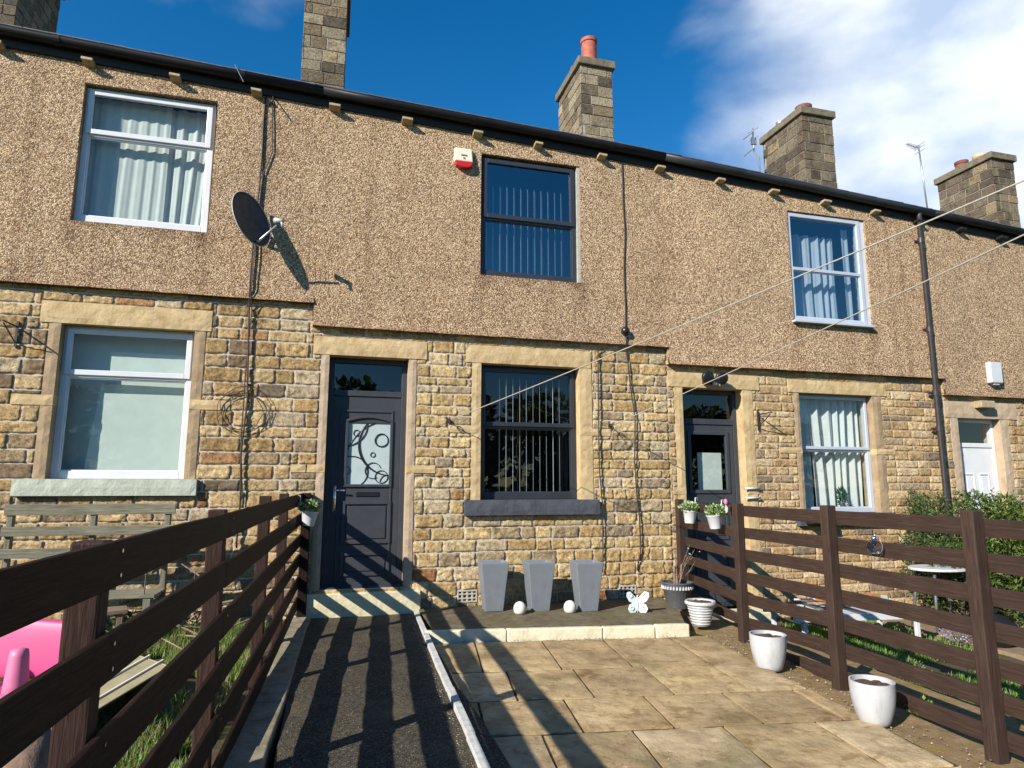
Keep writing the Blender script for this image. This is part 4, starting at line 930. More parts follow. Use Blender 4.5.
# threshold step
b = MB(); vs = []; b.box(-0.27, 1.055, -0.08, 0.05, 0.02, 0.372); o = b.build('doorstep', M['step'], H2, bevel=0.012)
b = MB(); b.box(4.5, 5.65, -0.30, 0.05, -0.30, -0.05); b.build('doorstep', M['step'], H3, bevel=0.012)
b = MB(); b.box(9.3, 10.4, -0.30, 0.05, -0.38, -0.2); b.build('doorstep', M['step'], H4, bevel=0.012)
# downpipe with joints and a grey branch
dp = MB(); px = 8.90
dp.tube([(px - 0.03, -0.165, eave(px) - 0.06), (px - 0.03, -0.165, eave(px) - 0.13), (px, -0.125, eave(px) - 0.25), (px, -0.125, 2.0), (px + .005, -0.115, -0.1)], 0.036, 12)
for z in (5.45, 4.0, 3.0, 2.45, 1.4): dp.tube([(px, -0.12, z - 0.04), (px, -0.12, z + 0.04)], 0.046, 12); dp.box(px - 0.08, px + 0.08, -0.085, -0.05, z - 0.018, z + 0.018)
smooth_by_angle(dp.build('downpipe', M['pipe_brown'], H4), 40)
for z_ in (1.55, 1.42): b = MB(); b.tube([(5.50, -0.05, z_), (5.74, -0.05, z_)], 0.013, 8); b.build('waste_pipe', M['white_plastic'], H3, smooth=True)
b = MB(); b.box(9.74, 10.02, -0.16, -0.02, 2.80, 2.91); b.build('timber_block', M['corbel'], H4, bevel=0.01)
for H in houses: settle(H)
for H in houses: del H['x_']

# ------------------------------------------------------------------ things on the facade
# alarm box
A = thing('alarm_box', 'cream burglar alarm box with red base on the middle house wall', 'alarm box', (1.49, -0.065, 5.83))
b = MB(); b.add([(-0.125, 0, -0.06), (0.125, 0, -0.06), (0.125, 0, 0.14), (-0.125, 0, 0.14), (-0.118, -0.075, -0.06), (0.118, -0.075, -0.06), (0.105, -0.05, 0.135), (-0.105, -0.05, 0.135)],
                [(4, 5, 6, 7), (0, 4, 7, 3), (1, 2, 6, 5), (3, 7, 6, 2), (0, 1, 5, 4)]); b.build('cover', M['cream_box'], A, bevel=0.012)
b = MB(); b.prism([(-0.118, -0.062), (0.118, -0.062), (0.10, -0.12), (0.05, -0.142), (-0.05, -0.142), (-0.10, -0.12)], -0.078, 0.0); b.build('strobe_base', M['red_plastic'], A, bevel=0.008)
b = MB(); b.box(-0.04, 0.04, -0.073, -0.06, 0.02, 0.035); b.box(-0.012, 0.012, -0.076, -0.06, -0.03, -0.005); b.build('printed_mark', M['planter_grey'], A)
# white box and lamp
A = thing('alarm_box', 'small plain white box on the render above the white door', 'alarm box', (10.13, -0.066, 3.37))
b = MB(); b.box(-0.125, 0.125, -0.09, 0, -0.17, 0.17); b.build('cover', M['white_plastic'], A, bevel=0.02); b = MB(); b.box(-0.06, 0.06, -0.07, -0.0, -0.20, -0.171); b.build('sounder', M['pot_light'], A, bevel=0.008)
A = thing('security_lamp', 'black twin wall lamp mounted on the lintel of the dark right hand door', 'lamp', (5.0, -0.03, 3.03))
b = MB(); b.box(-0.09, 0.11, -0.05, 0.0, -0.05, 0.05); b.build('bracket', M['black_plastic'], A, bevel=0.01)
for dx, ry in ((-0.09, -0.5), (0.13, 0.5)):
    b = MB(); b.lathe([(0.02, -0.06), (0.05, -0.05), (0.085, 0.0), (0.09, 0.04), (0.085, 0.05), (0.03, 0.052)], 0, 0, 20); o = b.build('lamp_head', M['black_plastic'], A, smooth=True); o.location = (dx, -0.13, 0.03); o.rotation_euler = (R(100), ry, 0)
b = MB(); b.lathe([(0.03, -0.03), (0.035, 0.0), (0.02, 0.03)], 0, 0, 12); o = b.build('sensor', M['white_plastic'], A, smooth=True); o.location = (0.06, -0.09, -0.04)
# satellite dish
A = thing('satellite_dish', 'weathered dark grey satellite dish beside the upper left window', 'satellite dish', (-0.93, -0.06, 4.60))
nrm = Vector((0.79, -0.56, 0.24)).normalized(); cen = Vector((-0.13, -0.24, 0.0))
xa = Vector((0, 0, 1)).cross(nrm).normalized(); za = nrm.cross(xa)
b = MB(); vs = []; fs = []; nr, ns = 8, 36
for j in range(nr + 1):
    rr = j / nr
    for k in range(ns): a = 2 * math.pi * k / ns; p = cen + xa * (0.30 * rr * math.cos(a)) + za * (0.33 * rr * math.sin(a)) + nrm * (0.055 * rr * rr); vs.append(p)
for j in range(nr):
    for k in range(ns): fs.append((j * ns + k, j * ns + (k + 1) % ns, (j + 1) * ns + (k + 1) % ns, (j + 1) * ns + k))
nb = len(vs)
vs += [Vector(v) - nrm * 0.006 for v in vs]; fs += [tuple(nb + i for i in reversed(f)) for f in fs[:nr * ns]]
fs += [(nr * ns + k, nr * ns + (k + 1) % ns, nb + nr * ns + (k + 1) % ns, nb + nr * ns + k) for k in range(ns)]
b.add(vs, fs); b.build('reflector', M['dish'], A, smooth=True)
rim = [cen + xa * (0.301 * math.cos(2 * math.pi * k / 40)) + za * (0.331 * math.sin(2 * math.pi * k / 40)) + nrm * 0.055 for k in range(40)]
b = MB(); b.tube(rim, 0.006, 6, closed=True); b.build('rim', M['pot_light'], A, smooth=True)
f0 = cen - za * 0.28 + nrm * 0.05; lnb = cen + nrm * 0.40 - za * 0.16
b = MB(); b.tube([f0, f0 + nrm * 0.05 - za * 0.02, lnb - nrm * 0.03 - za * 0.05], 0.012, 8); b.build('feed_arm', M['metal'], A, smooth=True)
b = MB(); dl = (cen - lnb).normalized(); b.tube([lnb - dl * 0.07, lnb - dl * 0.02, lnb, lnb + dl * 0.04, lnb + dl * 0.045], [0.022, 0.024, 0.03, 0.034, 0.01], 12); b.tube([lnb - dl * 0.05, lnb - dl * 0.05 - za * 0.08], 0.014, 8); b.build('receiver', M['pot_light'], A, smooth=True)
b = MB(); bc = cen - nrm * 0.02; b.tube([bc, bc - nrm * 0.06, Vector((0.0, -0.09, -0.02)), Vector((0.0, 0.0, -0.02))], 0.018, 8); b.box(-0.06, 0.06, -0.015, 0.002, -0.12, 0.10); b.build('wall_bracket', M['black_plastic'], A)
# cables
def wall_cable(name, pts, r, label, y=None, wob=0.006, m='cable'):
    P = []; 
    for i in range(len(pts) - 1):
        a, c = Vector(pts[i]), Vector(pts[i + 1]); n = max(2, int((c - a).length / 0.08))
        for k in range(n):
            p = a.lerp(c, k / n); P.append(p + Vector((wob * noise.noise(p * 1.7), 0, 0)))
    P.append(Vector(pts[-1])); b = MB(); b.tube(P, r, 6); return tag(b.build(name, M[m], smooth=True), label, 'cable')
wall_cable('wall_cable', [(-0.98, -0.075, 6.30), (-0.99, -0.075, 5.6), (-0.98, -0.085, 5.1), (-1.01, -0.09, 4.6), (-1.02, -0.09, 3.80), (-1.02, -0.050, 3.65), (-0.97, -0.050, 2.6), (-1.00, -0.050, 1.9), (-0.99, -0.050, 0.9)], 0.011, 'thick dark cable running down beside the satellite dish to the ground', wob=0.02)
wall_cable('wall_cable', [(-0.90, -0.075, 6.28), (-0.88, -0.08, 5.95), (-0.87, -0.075, 5.6), (-0.95, -0.08, 5.3), (-0.97, -0.09, 4.7), (-0.985, -0.105, 4.5), (-1.0, -0.105, 3.78), (-0.99, -0.05, 3.6), (-1.01, -0.05, 2.4), (-0.98, -0.05, 1.4)], 0.007, 'thin cable looping off the thick one above the satellite dish', wob=0.03)
b = MB()
for i in range(3):
    cx, cz, rr = -1.02 + rnd.uniform(-.03, .03), 2.42 + rnd.uniform(-.04, .04), 0.26 + rnd.uniform(-.03, .02)
    b.tube([(cx + rr * math.cos(2 * math.pi * k / 30) * (1 + .05 * math.sin(k + i)), -0.05 - 0.004 * i, cz + rr * 0.95 * math.sin(2 * math.pi * k / 30)) for k in range(30)], 0.0042, 5, closed=True)
tag(b.build('cable_coil', M['cable'], smooth=True), 'loose coil of thin black cable hanging on the left house stonework', 'cable')
wall_cable('wall_cable', [(3.767, -0.078, 6.08), (3.775, -0.078, 5.0), (3.74, -0.08, 3.72), (3.74, -0.11, 3.47), (3.76, -0.050, 3.40), (3.80, -0.050, 3.0), (3.86, -0.050, 2.5), (3.84, -0.050, 1.9), (3.90, -0.050, 1.2), (3.90, -0.050, 0.75), (3.85, -0.04, 0.50)], 0.009, 'dark cable right of the middle window passing the black junction box', wob=0.02)
wall_cable('wall_cable', [(3.44, -0.045, 3.40), (3.36, -0.050, 3.36), (3.355, -0.050, 2.6), (3.34, -0.050, 1.8), (3.38, -0.050, 1.3), (3.36, -0.050, 0.5)], 0.009, 'dark cable hugging the right jamb of the middle house window', wob=0.01)
b = MB(); b.lathe([(0.03, 0), (0.055, 0.01), (0.06, 0.05), (0.04, 0.075), (0.015, 0.09)], 0, 0, 16); o = b.build('junction_box', M['black_plastic'], smooth=True); o.location = (3.735, -0.068, 3.65); o.rotation_euler = (R(90), 0, 0)
tag(o, 'round black cable junction box low on the pebbledash', 'junction box')
def hook(x, z, label, big=False):
    A = thing('line_hook', label, 'hook', (x, -0.03, z), 0, 'metal washing line hooks in the stone wall')
    b = MB(); b.lathe([(0.03, 0), (0.03, 0.012), (0.012, 0.016)], 0, 0, 10); p = b.build('wall_plate', M['pipe_brown'], A); p.rotation_euler = (R(90), 0, 0)
    b = MB(); pts = [(0, 0, 0), (0, -0.07, 0)] + [(0, -0.10 - 0.03 * math.cos(a) + 0.0, 0.03 * math.sin(a)) for a in [i * math.pi / 5 for i in range(9)]]; b.tube(pts, 0.007, 6); b.build('eye', M['pipe_brown'], A, smooth=True)
hook(1.356, 2.377, 'rusty line hook left of the middle house window'); hook(3.514, 2.368, 'rusty line hook right of the middle house window')
for (x, z, s, lab) in ((5.78, 2.50, 1, 'rusty triangular iron bracket right of the dark right hand door'), (-3.32, 3.18, -1, 'rusty iron bracket at the top left of the stone wall')):
    A = thing('wall_bracket', lab, 'bracket', (x, -0.03, z))
    b = MB(); b.box(-0.012, 0.012, -0.012, 0.002, -0.14, 0.14); b.build('back_bar', M['pipe_brown'], A)
    b = MB(); b.tube([(0, 0, 0.08), (0.03 * s, -0.28, 0.09)], 0.009, 6); b.tube([(0, 0, -0.10), (0.03 * s, -0.24, 0.07)], 0.007, 6); b.build('arm', M['pipe_brown'], A)
# washing lines and the pole they are tied to, behind the camera
POLE = Vector((4.93, -9.05))
def wline(a, c, sag, label):
    a, c = Vector(a), Vector(c); b = MB(); n = 40; pts = [a.lerp(c, i / n) - Vector((0, 0, 4 * sag * (i / n) * (1 - i / n))) for i in range(n + 1)]
    b.tube(pts, 0.0055, 7); return tag(b.build('washing_line', M['line'], smooth=True), label, 'washing line', 'washing lines strung across the garden')
wline((1.356, -0.13, 2.377), (5.03, -9.0, 3.89), 0.05, 'washing line tied to the hook left of the middle house window')
wline((3.514, -0.13, 2.368), (4.82, -9.0, 3.96), 0.05, 'washing line tied to the hook right of the middle house window')
A = thing('washing_line_pole', 'tall timber pole holding the garden ends of the washing lines', 'pole', (POLE.x, POLE.y, -0.2))
beam('post', (0, 0, 0), (0, 0, 4.3), 0.09, 0.09, M['bench_wood'], A); beam('cross_arm', (-0.4, 0.06, 4.1), (0.4, 0.06, 4.1), 0.04, 0.08, M['bench_wood'], A)
# aerials and gutter bar
def aerial(loc, label, kind):
    A = thing('tv_aerial', label, 'aerial', loc)
    b = MB()
    if kind == 0:
        b.tube([(0.12, 0, -1.15), (0.12, 0, -0.35), (0, 0, -0.22), (0, 0, 0.35)], 0.018, 7); b.build('mast', M['metal'], A, smooth=True)
        b = MB()
        for z in (0.28, -0.12):
            b.tube([(0.02, 0, z), (-0.42, -0.2, z - 0.38)], 0.012, 6)
        for z in (0.3, 0.1): b.tube([(-0.04, 0.14, z), (0.04, -0.14, z)], 0.008, 5)
        b.box(-0.06, 0.06, -0.03, 0.03, -0.05, 0.12); b.build('elements', M['metal'], A)
    else:
        b.tube([(0.10, 0, -1.6), (0.02, 0, 0.05)], 0.018, 7); b.build('mast', M['metal'], A, smooth=True)
        b = MB(); b.tube([(0.1, 0.1, 0.08), (-1.0, -0.6, -0.35)], 0.012, 6)
        for k in range(14):
            t = k / 13; p = Vector((0.1, 0.1, 0.08)).lerp(Vector((-1.0, -0.6, -0.35)), t); h = 0.10 - 0.05 * t; b.tube([(p.x, p.y - h, p.z), (p.x, p.y + h, p.z)], 0.004, 4)
        for z in (-0.05, 0.05, 0.12): b.tube([(0.08, -0.12, z), (0.12, 0.22, z + .02)], 0.006, 4)
        b.build('elements', M['metal'], A)
aerial((9.0, 4.0, 9.35), 'bent tv aerial on the chimney above the silver framed house', 0)
aerial((13.3, 3.6, 9.62), 'long thin tv aerial on the far right roof', 1)
b = MB(); b.tube([(-1.33, -0.24, eave(-1.3) + 0.07), (-1.22, -0.24, eave(-1.3) - 0.14)], 0.006, 6); tag(b.build('gutter_strap', M['pot_dark']), 'thin grey metal strap sticking out of the left gutter', 'strap')
b = MB(); b.tube([(-0.90, -0.08, 6.32), (-0.88, -0.20, 6.18)], 0.008, 6); tag(b.build('cable_clip', M['cable']), 'short dark cable end sticking out under the left gutter', 'cable')

# ------------------------------------------------------------------ fences
FL = thing('rail_fence', 'dark brown timber rail fence along the left of the path', 'fence', (-0.45, -4, 0.1))
SL = 0.042
def fx(y): return -0.32 + SL * (y + 0.28)
def ftop(y): return 1.50 + 0.010 * (y + 0.3)
INV = Matrix.Translation(-Vector(FL.location))
def fparent(o, P): o.matrix_parent_inverse = Matrix.Translation(-Vector(P.location)); return o
joints = [-0.10, -4.37, -8.6]
for r in range(6):
    for k in range(len(joints) - 1):
        ya, yb = joints[k], joints[k + 1]; dz = rnd.uniform(-0.008, 0.008); h = 0.125
        za = ftop(ya) - r * (0.228 - 0.0038 * ya) - h / 2 + dz; zb = ftop(yb) - r * (0.228 - 0.0038 * yb) - h / 2 + dz + rnd.uniform(-.004, .004)
        fparent(beam('rail', (fx(ya) - 0.011, ya, za), (fx(yb) - 0.011, yb + 0.006, zb), 0.022, h, M['fence'], FL, screws=[ya - py_ - 0.045 for py_ in (-5.96, -4.33, -2.62, -1.35, -7.7) if yb + .05 < py_ + 0.045 < ya - .02]), FL)
for (py, ph) in ((-5.96, 1.475), (-4.33, 1.50), (-2.62, 1.54), (-1.35, 1.54), (-7.7, 1.5)):
    b_ = fparent(beam('post', (fx(py) - 0.072, py + 0.045, 0.0), (fx(py) - 0.072, py + 0.045, ph - 0.03), 0.085, 0.085, M['fence_post'], FL, bev=0.008), FL)
fparent(beam('post', (-0.272, -0.085, 0.05), (-0.272, -0.085, 1.50), 0.10, 0.10, M['fence'], FL, bev=0.008), FL)

FR = thing('rail_fence', 'brown timber rail fence with square posts along the right of the patio', 'fence', (4.1, -2.5, 0))
RP = [(4.42, -0.16), (4.14, -1.87), (3.90, -3.46), (3.80, -4.80), (3.72, -6.3), (3.66, -7.9)]
rtop = [1.41, 1.405, 1.435, 1.445, 1.45, 1.45]
for (x, y), t in zip(RP, rtop):
    fparent(beam('post', (x, y, -0.1), (x, y, t), 0.088, 0.088, M['fence_right'], FR, bev=0.008), FR)
for k in range(len(RP) - 1):
    (xa, ya), (xb, yb) = RP[k], RP[k + 1]; dx, dy = xb - xa, yb - ya; L = math.hypot(dx, dy); nx_, ny_ = -dy / L * 0.056, dx / L * 0.056
    for r in range(7):
        h = 0.110; ta, tb = (1.375, 1.380, 1.390, 1.395, 1.395, 1.395)[k], (1.380, 1.390, 1.395, 1.395, 1.395, 1.395)[k]
        pa, pb = (0.226, 0.226, 0.206, 0.202, 0.20, 0.20)[k], (0.226, 0.206, 0.202, 0.20, 0.20, 0.20)[k]; za, zb = ta - r * pa - h / 2 + rnd.uniform(-.004, .004), tb - r * pb - h / 2 + rnd.uniform(-.004, .004)
        if k == 0 and r == 6: continue
        fparent(beam('rail', (xa + nx_, ya + ny_, za), (xb + nx_, yb + ny_ + 0.004, zb), 0.022, h, M['fence_right'], FR), FR)

# ------------------------------------------------------------------ pots and ornaments
def leaves(b, c, rx, rz, n, size, cols, up=0.5, flat=0.5):
    for _ in range(n):
        while True:
            p = Vector((rnd.uniform(-1, 1), rnd.uniform(-1, 1), rnd.uniform(-1, 1)))
            if p.length < 1: break
        p = Vector((p.x * rx, p.y * rx, p.z * rz)) + Vector(c)
        d = (p - Vector(c)); d = d.normalized() if d.length > 1e-5 else Vector((0, 0, 1))
        d = (d + Vector((rnd.gauss(0, .5), rnd.gauss(0, .5), up + rnd.gauss(0, .3)))).normalized(); s = d.orthogonal().normalized(); s = (Matrix.Rotation(rnd.uniform(0, 6.28), 3, d) @ s)
        L = size * rnd.uniform(0.6, 1.3); w_ = L * flat * 0.5; nrm_ = d.cross(s)
        b.add([p, p + d * L * .5 + s * w_ + nrm_ * L * .05, p + d * L, p + d * L * .5 - s * w_ + nrm_ * L * .05], [(0, 1, 2, 3)], rnd.choice(cols))
# tall square planters
def tall_planter(x, y, rz, hollow, label):
    A = thing('tall_planter', label, 'planter', (x, y, 0.158), rz, 'tall square slate grey planters against the wall')
    b = MB(); H = 0.55; w0, w1, t = 0.105, 0.160, 0.018
    def ring(w, z): return [(-w, -w, z), (w, -w, z), (w, w, z), (-w, w, z)]
    vs = ring(w0, 0) + ring(w0 + (w1 - w0) * 0.5, H * 0.5) + ring(w1, H - 0.02) + ring(w1, H) + ring(w1 - t, H) + ring(w1 - t - 0.012, H - 0.07)
    fs = [(3, 2, 1, 0)]
    for j in range(5):
        for k in range(4): fs.append((j * 4 + k, j * 4 + (k + 1) % 4, j * 4 + 4 + (k + 1) % 4, j * 4 + 4 + k))
    fs.append((20, 21, 22, 23)); b.add(vs, fs); b.build('pot', M['planter_grey'], A, bevel=0.007)
    s_ = MB(); q = w1 - t - 0.012; s_.add([(-q, -q, H - 0.05), (q, -q, H - 0.05), (q, q, H - 0.05), (-q, q, H - 0.05)], [(0, 1, 2, 3)]); s_.build('soil', M['planter_grey'] if not hollow else M['soil'], A)
tall_planter(1.86, -0.33, R(-3), False, 'leftmost of the three tall slate grey square planters under the middle window')
tall_planter(2.38, -0.45, R(-2), False, 'middle one of the three tall slate grey square planters')
tall_planter(2.92, -0.60, R(-4), True, 'rightmost of the three tall slate grey square planters, dark soil on top')
def dome(x, y, label):
    b = MB(); b.lathe([(0.045, 0.0), (0.066, 0.02), (0.073, 0.06), (0.066, 0.095), (0.045, 0.122), (0.02, 0.135), (0.004, 0.138)], 0, 0, 28)
    o = b.build('garden_globe', M['globe_white'], smooth=True); o.location = (x, y, 0.158); tag(o, label, 'ornament', 'small white globe ornaments on the raised strip')
dome(2.10, -0.64, 'small white globe ornament between the left and middle tall planters'); dome(2.67, -0.72, 'small white globe ornament between the middle and right tall planters')
# butterfly
A = thing('butterfly_ornament', 'pale white and blue butterfly ornament standing by the right air vent', 'ornament', (3.42, -0.90, 0.16), R(-12))
def wing(s):
    P = [(0.0, 0.03), (0.03, 0.0), (0.09, 0.0), (0.115, 0.04), (0.095, 0.09), (0.06, 0.105), (0.10, 0.125), (0.13, 0.18), (0.125, 0.225), (0.085, 0.235), (0.04, 0.19), (0.0, 0.15)]
    b = MB(); v0 = [(s * x, -0.012 - 0.25 * x, z) for x, z in P]; v1 = [(s * x, 0.0 - 0.25 * x, z) for x, z in P]; n = len(P)
    b.add(v0 + v1, [tuple(range(n)), tuple(range(2 * n - 1, n - 1, -1))] + [((i + 1) % n, i, n + i, n + (i + 1) % n) for i in range(n)]); b.build('wing', M['butterfly'], A, bevel=0.003)
    b = MB()
    for (cx, cz, r) in ((0.085, 0.19, 0.022), (0.07, 0.05, 0.02)): b.tube([(s * (cx + r * math.cos(a)), -0.017 - 0.25 * cx, cz + r * math.sin(a)) for a in [k * math.pi / 6 for k in range(12)]], 0.004, 5, closed=True)
    b.build('wing_pattern', M['white_plastic'], A)
wing(1); wing(-1); b = MB(); b.tube([(0, -0.01, 0.0), (0, -0.012, 0.10), (0, -0.01, 0.19)], [0.008, 0.013, 0.006], 8); b.build('body', M['butterfly'], A, smooth=True)
# round pots
def round_pot(name, x, y, z, prof, m, label, cat, soil_z, soil_r, seg=40, ripple=None, group=None, lumps=True):
    A = thing(name, label, cat, (x, y, z), 0, group); b = MB(); b.lathe(prof, 0, 0, seg, ripple=ripple); o = b.build('pot', M[m], A); smooth_by_angle(o, 50)
    s_ = MB(); vs = [(0, 0, soil_z + .01)]; fs = []; nr, ns = 6, 28
    for j in range(1, nr + 1):
        for k in range(ns): a = 2 * math.pi * k / ns; r = soil_r * j / nr; q = Vector((x + r * math.cos(a), y + r * math.sin(a), 0)); vs.append((r * math.cos(a), r * math.sin(a), soil_z + (0.03 * noise.fractal(q * 22, 1, 2, 3) + .012) * (1 - 0.6 * (j / nr) ** 3)))
    for k in range(ns): fs.append((0, 1 + k, 1 + (k + 1) % ns))
    for j in range(nr - 1):
        for k in range(ns): fs.append((1 + j * ns + k, 1 + (j + 1) * ns + k, 1 + (j + 1) * ns + (k + 1) % ns, 1 + j * ns + (k + 1) % ns))
    s_.add(vs, fs); s_.build('soil', M['soil'], A, fix=False)
    return A
def curved(r0, r1, h, belly, t=0.012, rim=0.0):
    pts = [(0.001, 0), (r0 * 0.9, 0), (r0, 0.01)]
    for k in range(1, 11): u = k / 10; pts.append((r0 + (r1 - r0) * u + belly * math.sin(math.pi * min(1, u)), h * u))
    pts += [(r1 + rim, h), (r1 + rim, h + 0.006), (r1 - t, h + 0.006), (r1 - t - 0.004, h - 0.035), (0.01, h - 0.035)]
    return pts
def white_pot(x, y, r0, r1, h, label):
    return round_pot('plant_pot', x, y, 0.035, curved(r0, r1, h, 0.014), 'pot_white', label, 'plant pot', h - 0.03, r1 - 0.017, group='white round plant pots on the verge')
white_pot(3.69, -2.88, 0.102, 0.152, 0.285, 'white round pot of soil beside the second fence post, farther from the camera')
white_pot(3.545, -4.17, 0.092, 0.140, 0.265, 'white round pot of soil beside the third fence post, nearest the camera')
# banded dark pot with dead stalks
A = round_pot('plant_pot', 4.13, -0.55, 0.12, [(0.001, 0), (0.125, 0), (0.13, 0.01), (0.165, 0.20), (0.172, 0.205), (0.185, 0.285), (0.196, 0.29), (0.197, 0.305), (0.172, 0.305), (0.165, 0.26), (0.01, 0.26)], 'pot_dark', 'dark grey pot with patterned band and dry stalks by the wall corner', 'plant pot', 0.26, 0.166, 96, ripple=lambda a, z: 0.018 * math.sin(24 * a + 22 * z) if 0.015 < z < 0.202 else 0)
b = MB()
for k in range(30):
    a = 2 * math.pi * k / 30; r = 0.187; b.lathe([(0.004, 0.0), (0.014, 0.006), (0.012, 0.03), (0.003, 0.045)], (r - 0.006) * math.cos(a), (r - 0.006) * math.sin(a), 6)
b.v = [(x, y, z + 0.222) for x, y, z in b.v]; b.build('relief_band', M['pot_light'], A)
b = MB()
for (x0, y0, x1, y1, h, r) in ((0.0, 0.0, 0.0, 0.02, 0.30, 0.016), (0.05, 0.02, 0.07, 0.0, 0.24, 0.014), (-0.02, 0.03, -0.03, 0.0, 0.22, 0.02), (0.0, 0.05, 0.04, 0.04, 0.22, 0.02)): b.tube([(x0, y0, 0.24), (x1, y1, 0.27 + h)], [r, r * 0.8], 8)
for k in range(12):
    a = rnd.uniform(0, 6.28); e = Vector((rnd.uniform(-0.32, 0.36), rnd.uniform(-0.1, 0.15), rnd.uniform(0.38, 0.68))); m_ = e * 0.5 + Vector((rnd.uniform(-.04, .04), 0, 0.08))
    b.tube([(0.02 * math.cos(a), 0.02 * math.sin(a), 0.25), m_ + Vector((0, 0, 0.1)), e + Vector((0, 0, .06))], [0.005, 0.004, 0.002], 5)
b.build('dry_stalks', M['stick'], A)
b = MB(); leaves(b, (0.22, 0, 0.62), 0.10, 0.08, 14, 0.03, [(0.7, 0.68, 0.6), (0.5, 0.48, 0.4)], 0.2, 0.6); leaves(b, (-0.2, 0, 0.55), 0.12, 0.1, 10, 0.03, [(0.10, 0.06, 0.04), (0.3, 0.25, 0.15)], 0.2, 0.6); b.build('seed_heads', M['leaf'], A, tint=True, fix=False)
# pale basket pot with wide rim
pr = [(0.001, 0), (0.085, 0), (0.09, 0.01)]
for k in range(1, 8): z = 0.03 * k; r = 0.092 + 0.048 * k / 7; pr += [(r + 0.006, z - 0.008), (r + 0.001, z + 0.004)]
pr += [(0.150, 0.222), (0.168, 0.228), (0.172, 0.245), (0.160, 0.262), (0.140, 0.258), (0.132, 0.235), (0.01, 0.235)]
round_pot('plant_pot', 3.99, -1.30, 0.07, pr, 'pot_light', 'pale grey ribbed pot with a rolled rim in front of the dark banded pot', 'plant pot', 0.236, 0.134, 40)
# hanging pots on the fences
def hanging_pot(x, y, z, lean, label, cols, side=-1):
    A = thing('hanging_pot', label, 'plant pot', (x, y, z), 0, 'small white pots hung on the fences')
    b = MB(); b.lathe([(0.001, 0), (0.058, 0), (0.06, 0.006), (0.082, 0.135), (0.088, 0.14), (0.088, 0.15), (0.076, 0.15), (0.072, 0.12), (0.01, 0.12)], 0, 0, 28); o = b.build('pot', M['white_plastic'], A); smooth_by_angle(o, 50); o.rotation_euler = (0, lean, 0)
    b = MB(); leaves(b, (0, 0, 0.19), 0.105, 0.06, 330, 0.042, cols, 0.7, 0.62); b.build('foliage', M['leaf'], A, tint=True, fix=False)
    b = MB(); b.tube([(0.02 * side * -1, 0, 0.14), (0.085 * -side, 0.0, 0.20), (0.09 * -side, 0, 0.31), (0.11 * -side, 0, 0.315), (0.118 * -side, 0, 0.28)], 0.006, 6); b.build('hook', M['white_plastic'], A, smooth=True)
LC = [(0.10, 0.20, 0.055), (0.16, 0.27, 0.08), (0.30, 0.42, 0.16), (0.55, 0.62, 0.40), (0.07, 0.14, 0.04), (0.65, 0.70, 0.52)]
hanging_pot(4.27, -0.66, 1.13, 0.07, 'left one of two small white hanging pots on the right fence', LC)
hanging_pot(4.13, -1.45, 1.12, -0.10, 'right one of two small white hanging pots on the right fence', LC)
hanging_pot(-0.225, -0.72, 1.17, 0.10, 'small pot of white flowered green foliage hung on the end of the left fence', [(0.05, 0.11, 0.03), (0.09, 0.17, 0.05), (0.14, 0.24, 0.08), (0.6, 0.62, 0.55)], 1)
# small pink and white figure on the fence
A = thing('garden_stake', 'little pink and white ornament clipped to the right fence above the hanging pot', 'ornament', (4.11, -1.70, 1.30))
b = MB(); b.tube([(0, 0, 0), (0, 0, 0.10)], 0.006, 6); b.build('stem', M['white_plastic'], A); b = MB(); b.lathe([(0.003, 0.08), (0.018, 0.095), (0.022, 0.12), (0.012, 0.145), (0.003, 0.15)], 0, 0, 12); b.build('head', M['pink_pale'], A, smooth=True)
b = MB(); b.lathe([(0.003, 0.0), (0.014, 0.02), (0.012, 0.05), (0.003, 0.07)], 0.01, 0, 12); b.build('body', M['white_plastic'], A, smooth=True)
# glass globe light on the fence
A = thing('solar_globe', 'clear round glass globe light hung on the top of the right fence', 'globe light', (3.83, -3.99, 1.155))
b = MB(); b.lathe([(0.003, -0.055)] + [(0.055 * math.sin(math.pi * k / 14), -0.055 * math.cos(math.pi * k / 14)) for k in range(1, 14)] + [(0.003, 0.055)], 0, 0, 28); b.build('globe', None, A, smooth=True)
gm_ = Mat('clear_glass_ball', 0.03, (0.92, 0.93, 0.92)); gm_.b.inputs['Transmission Weight'].default_value = 1.0; gm_.b.inputs['IOR'].default_value = 1.45; A.children[0].data.materials.append(gm_.m)
b = MB(); b.lathe([(0.02, 0.052), (0.022, 0.06), (0.018, 0.075), (0.004, 0.078)], 0, 0, 14); b.tube([(0, 0, 0.07), (0.02, 0, 0.10)], 0.004, 5); b.build('cap', M['chrome'], A, smooth=True)

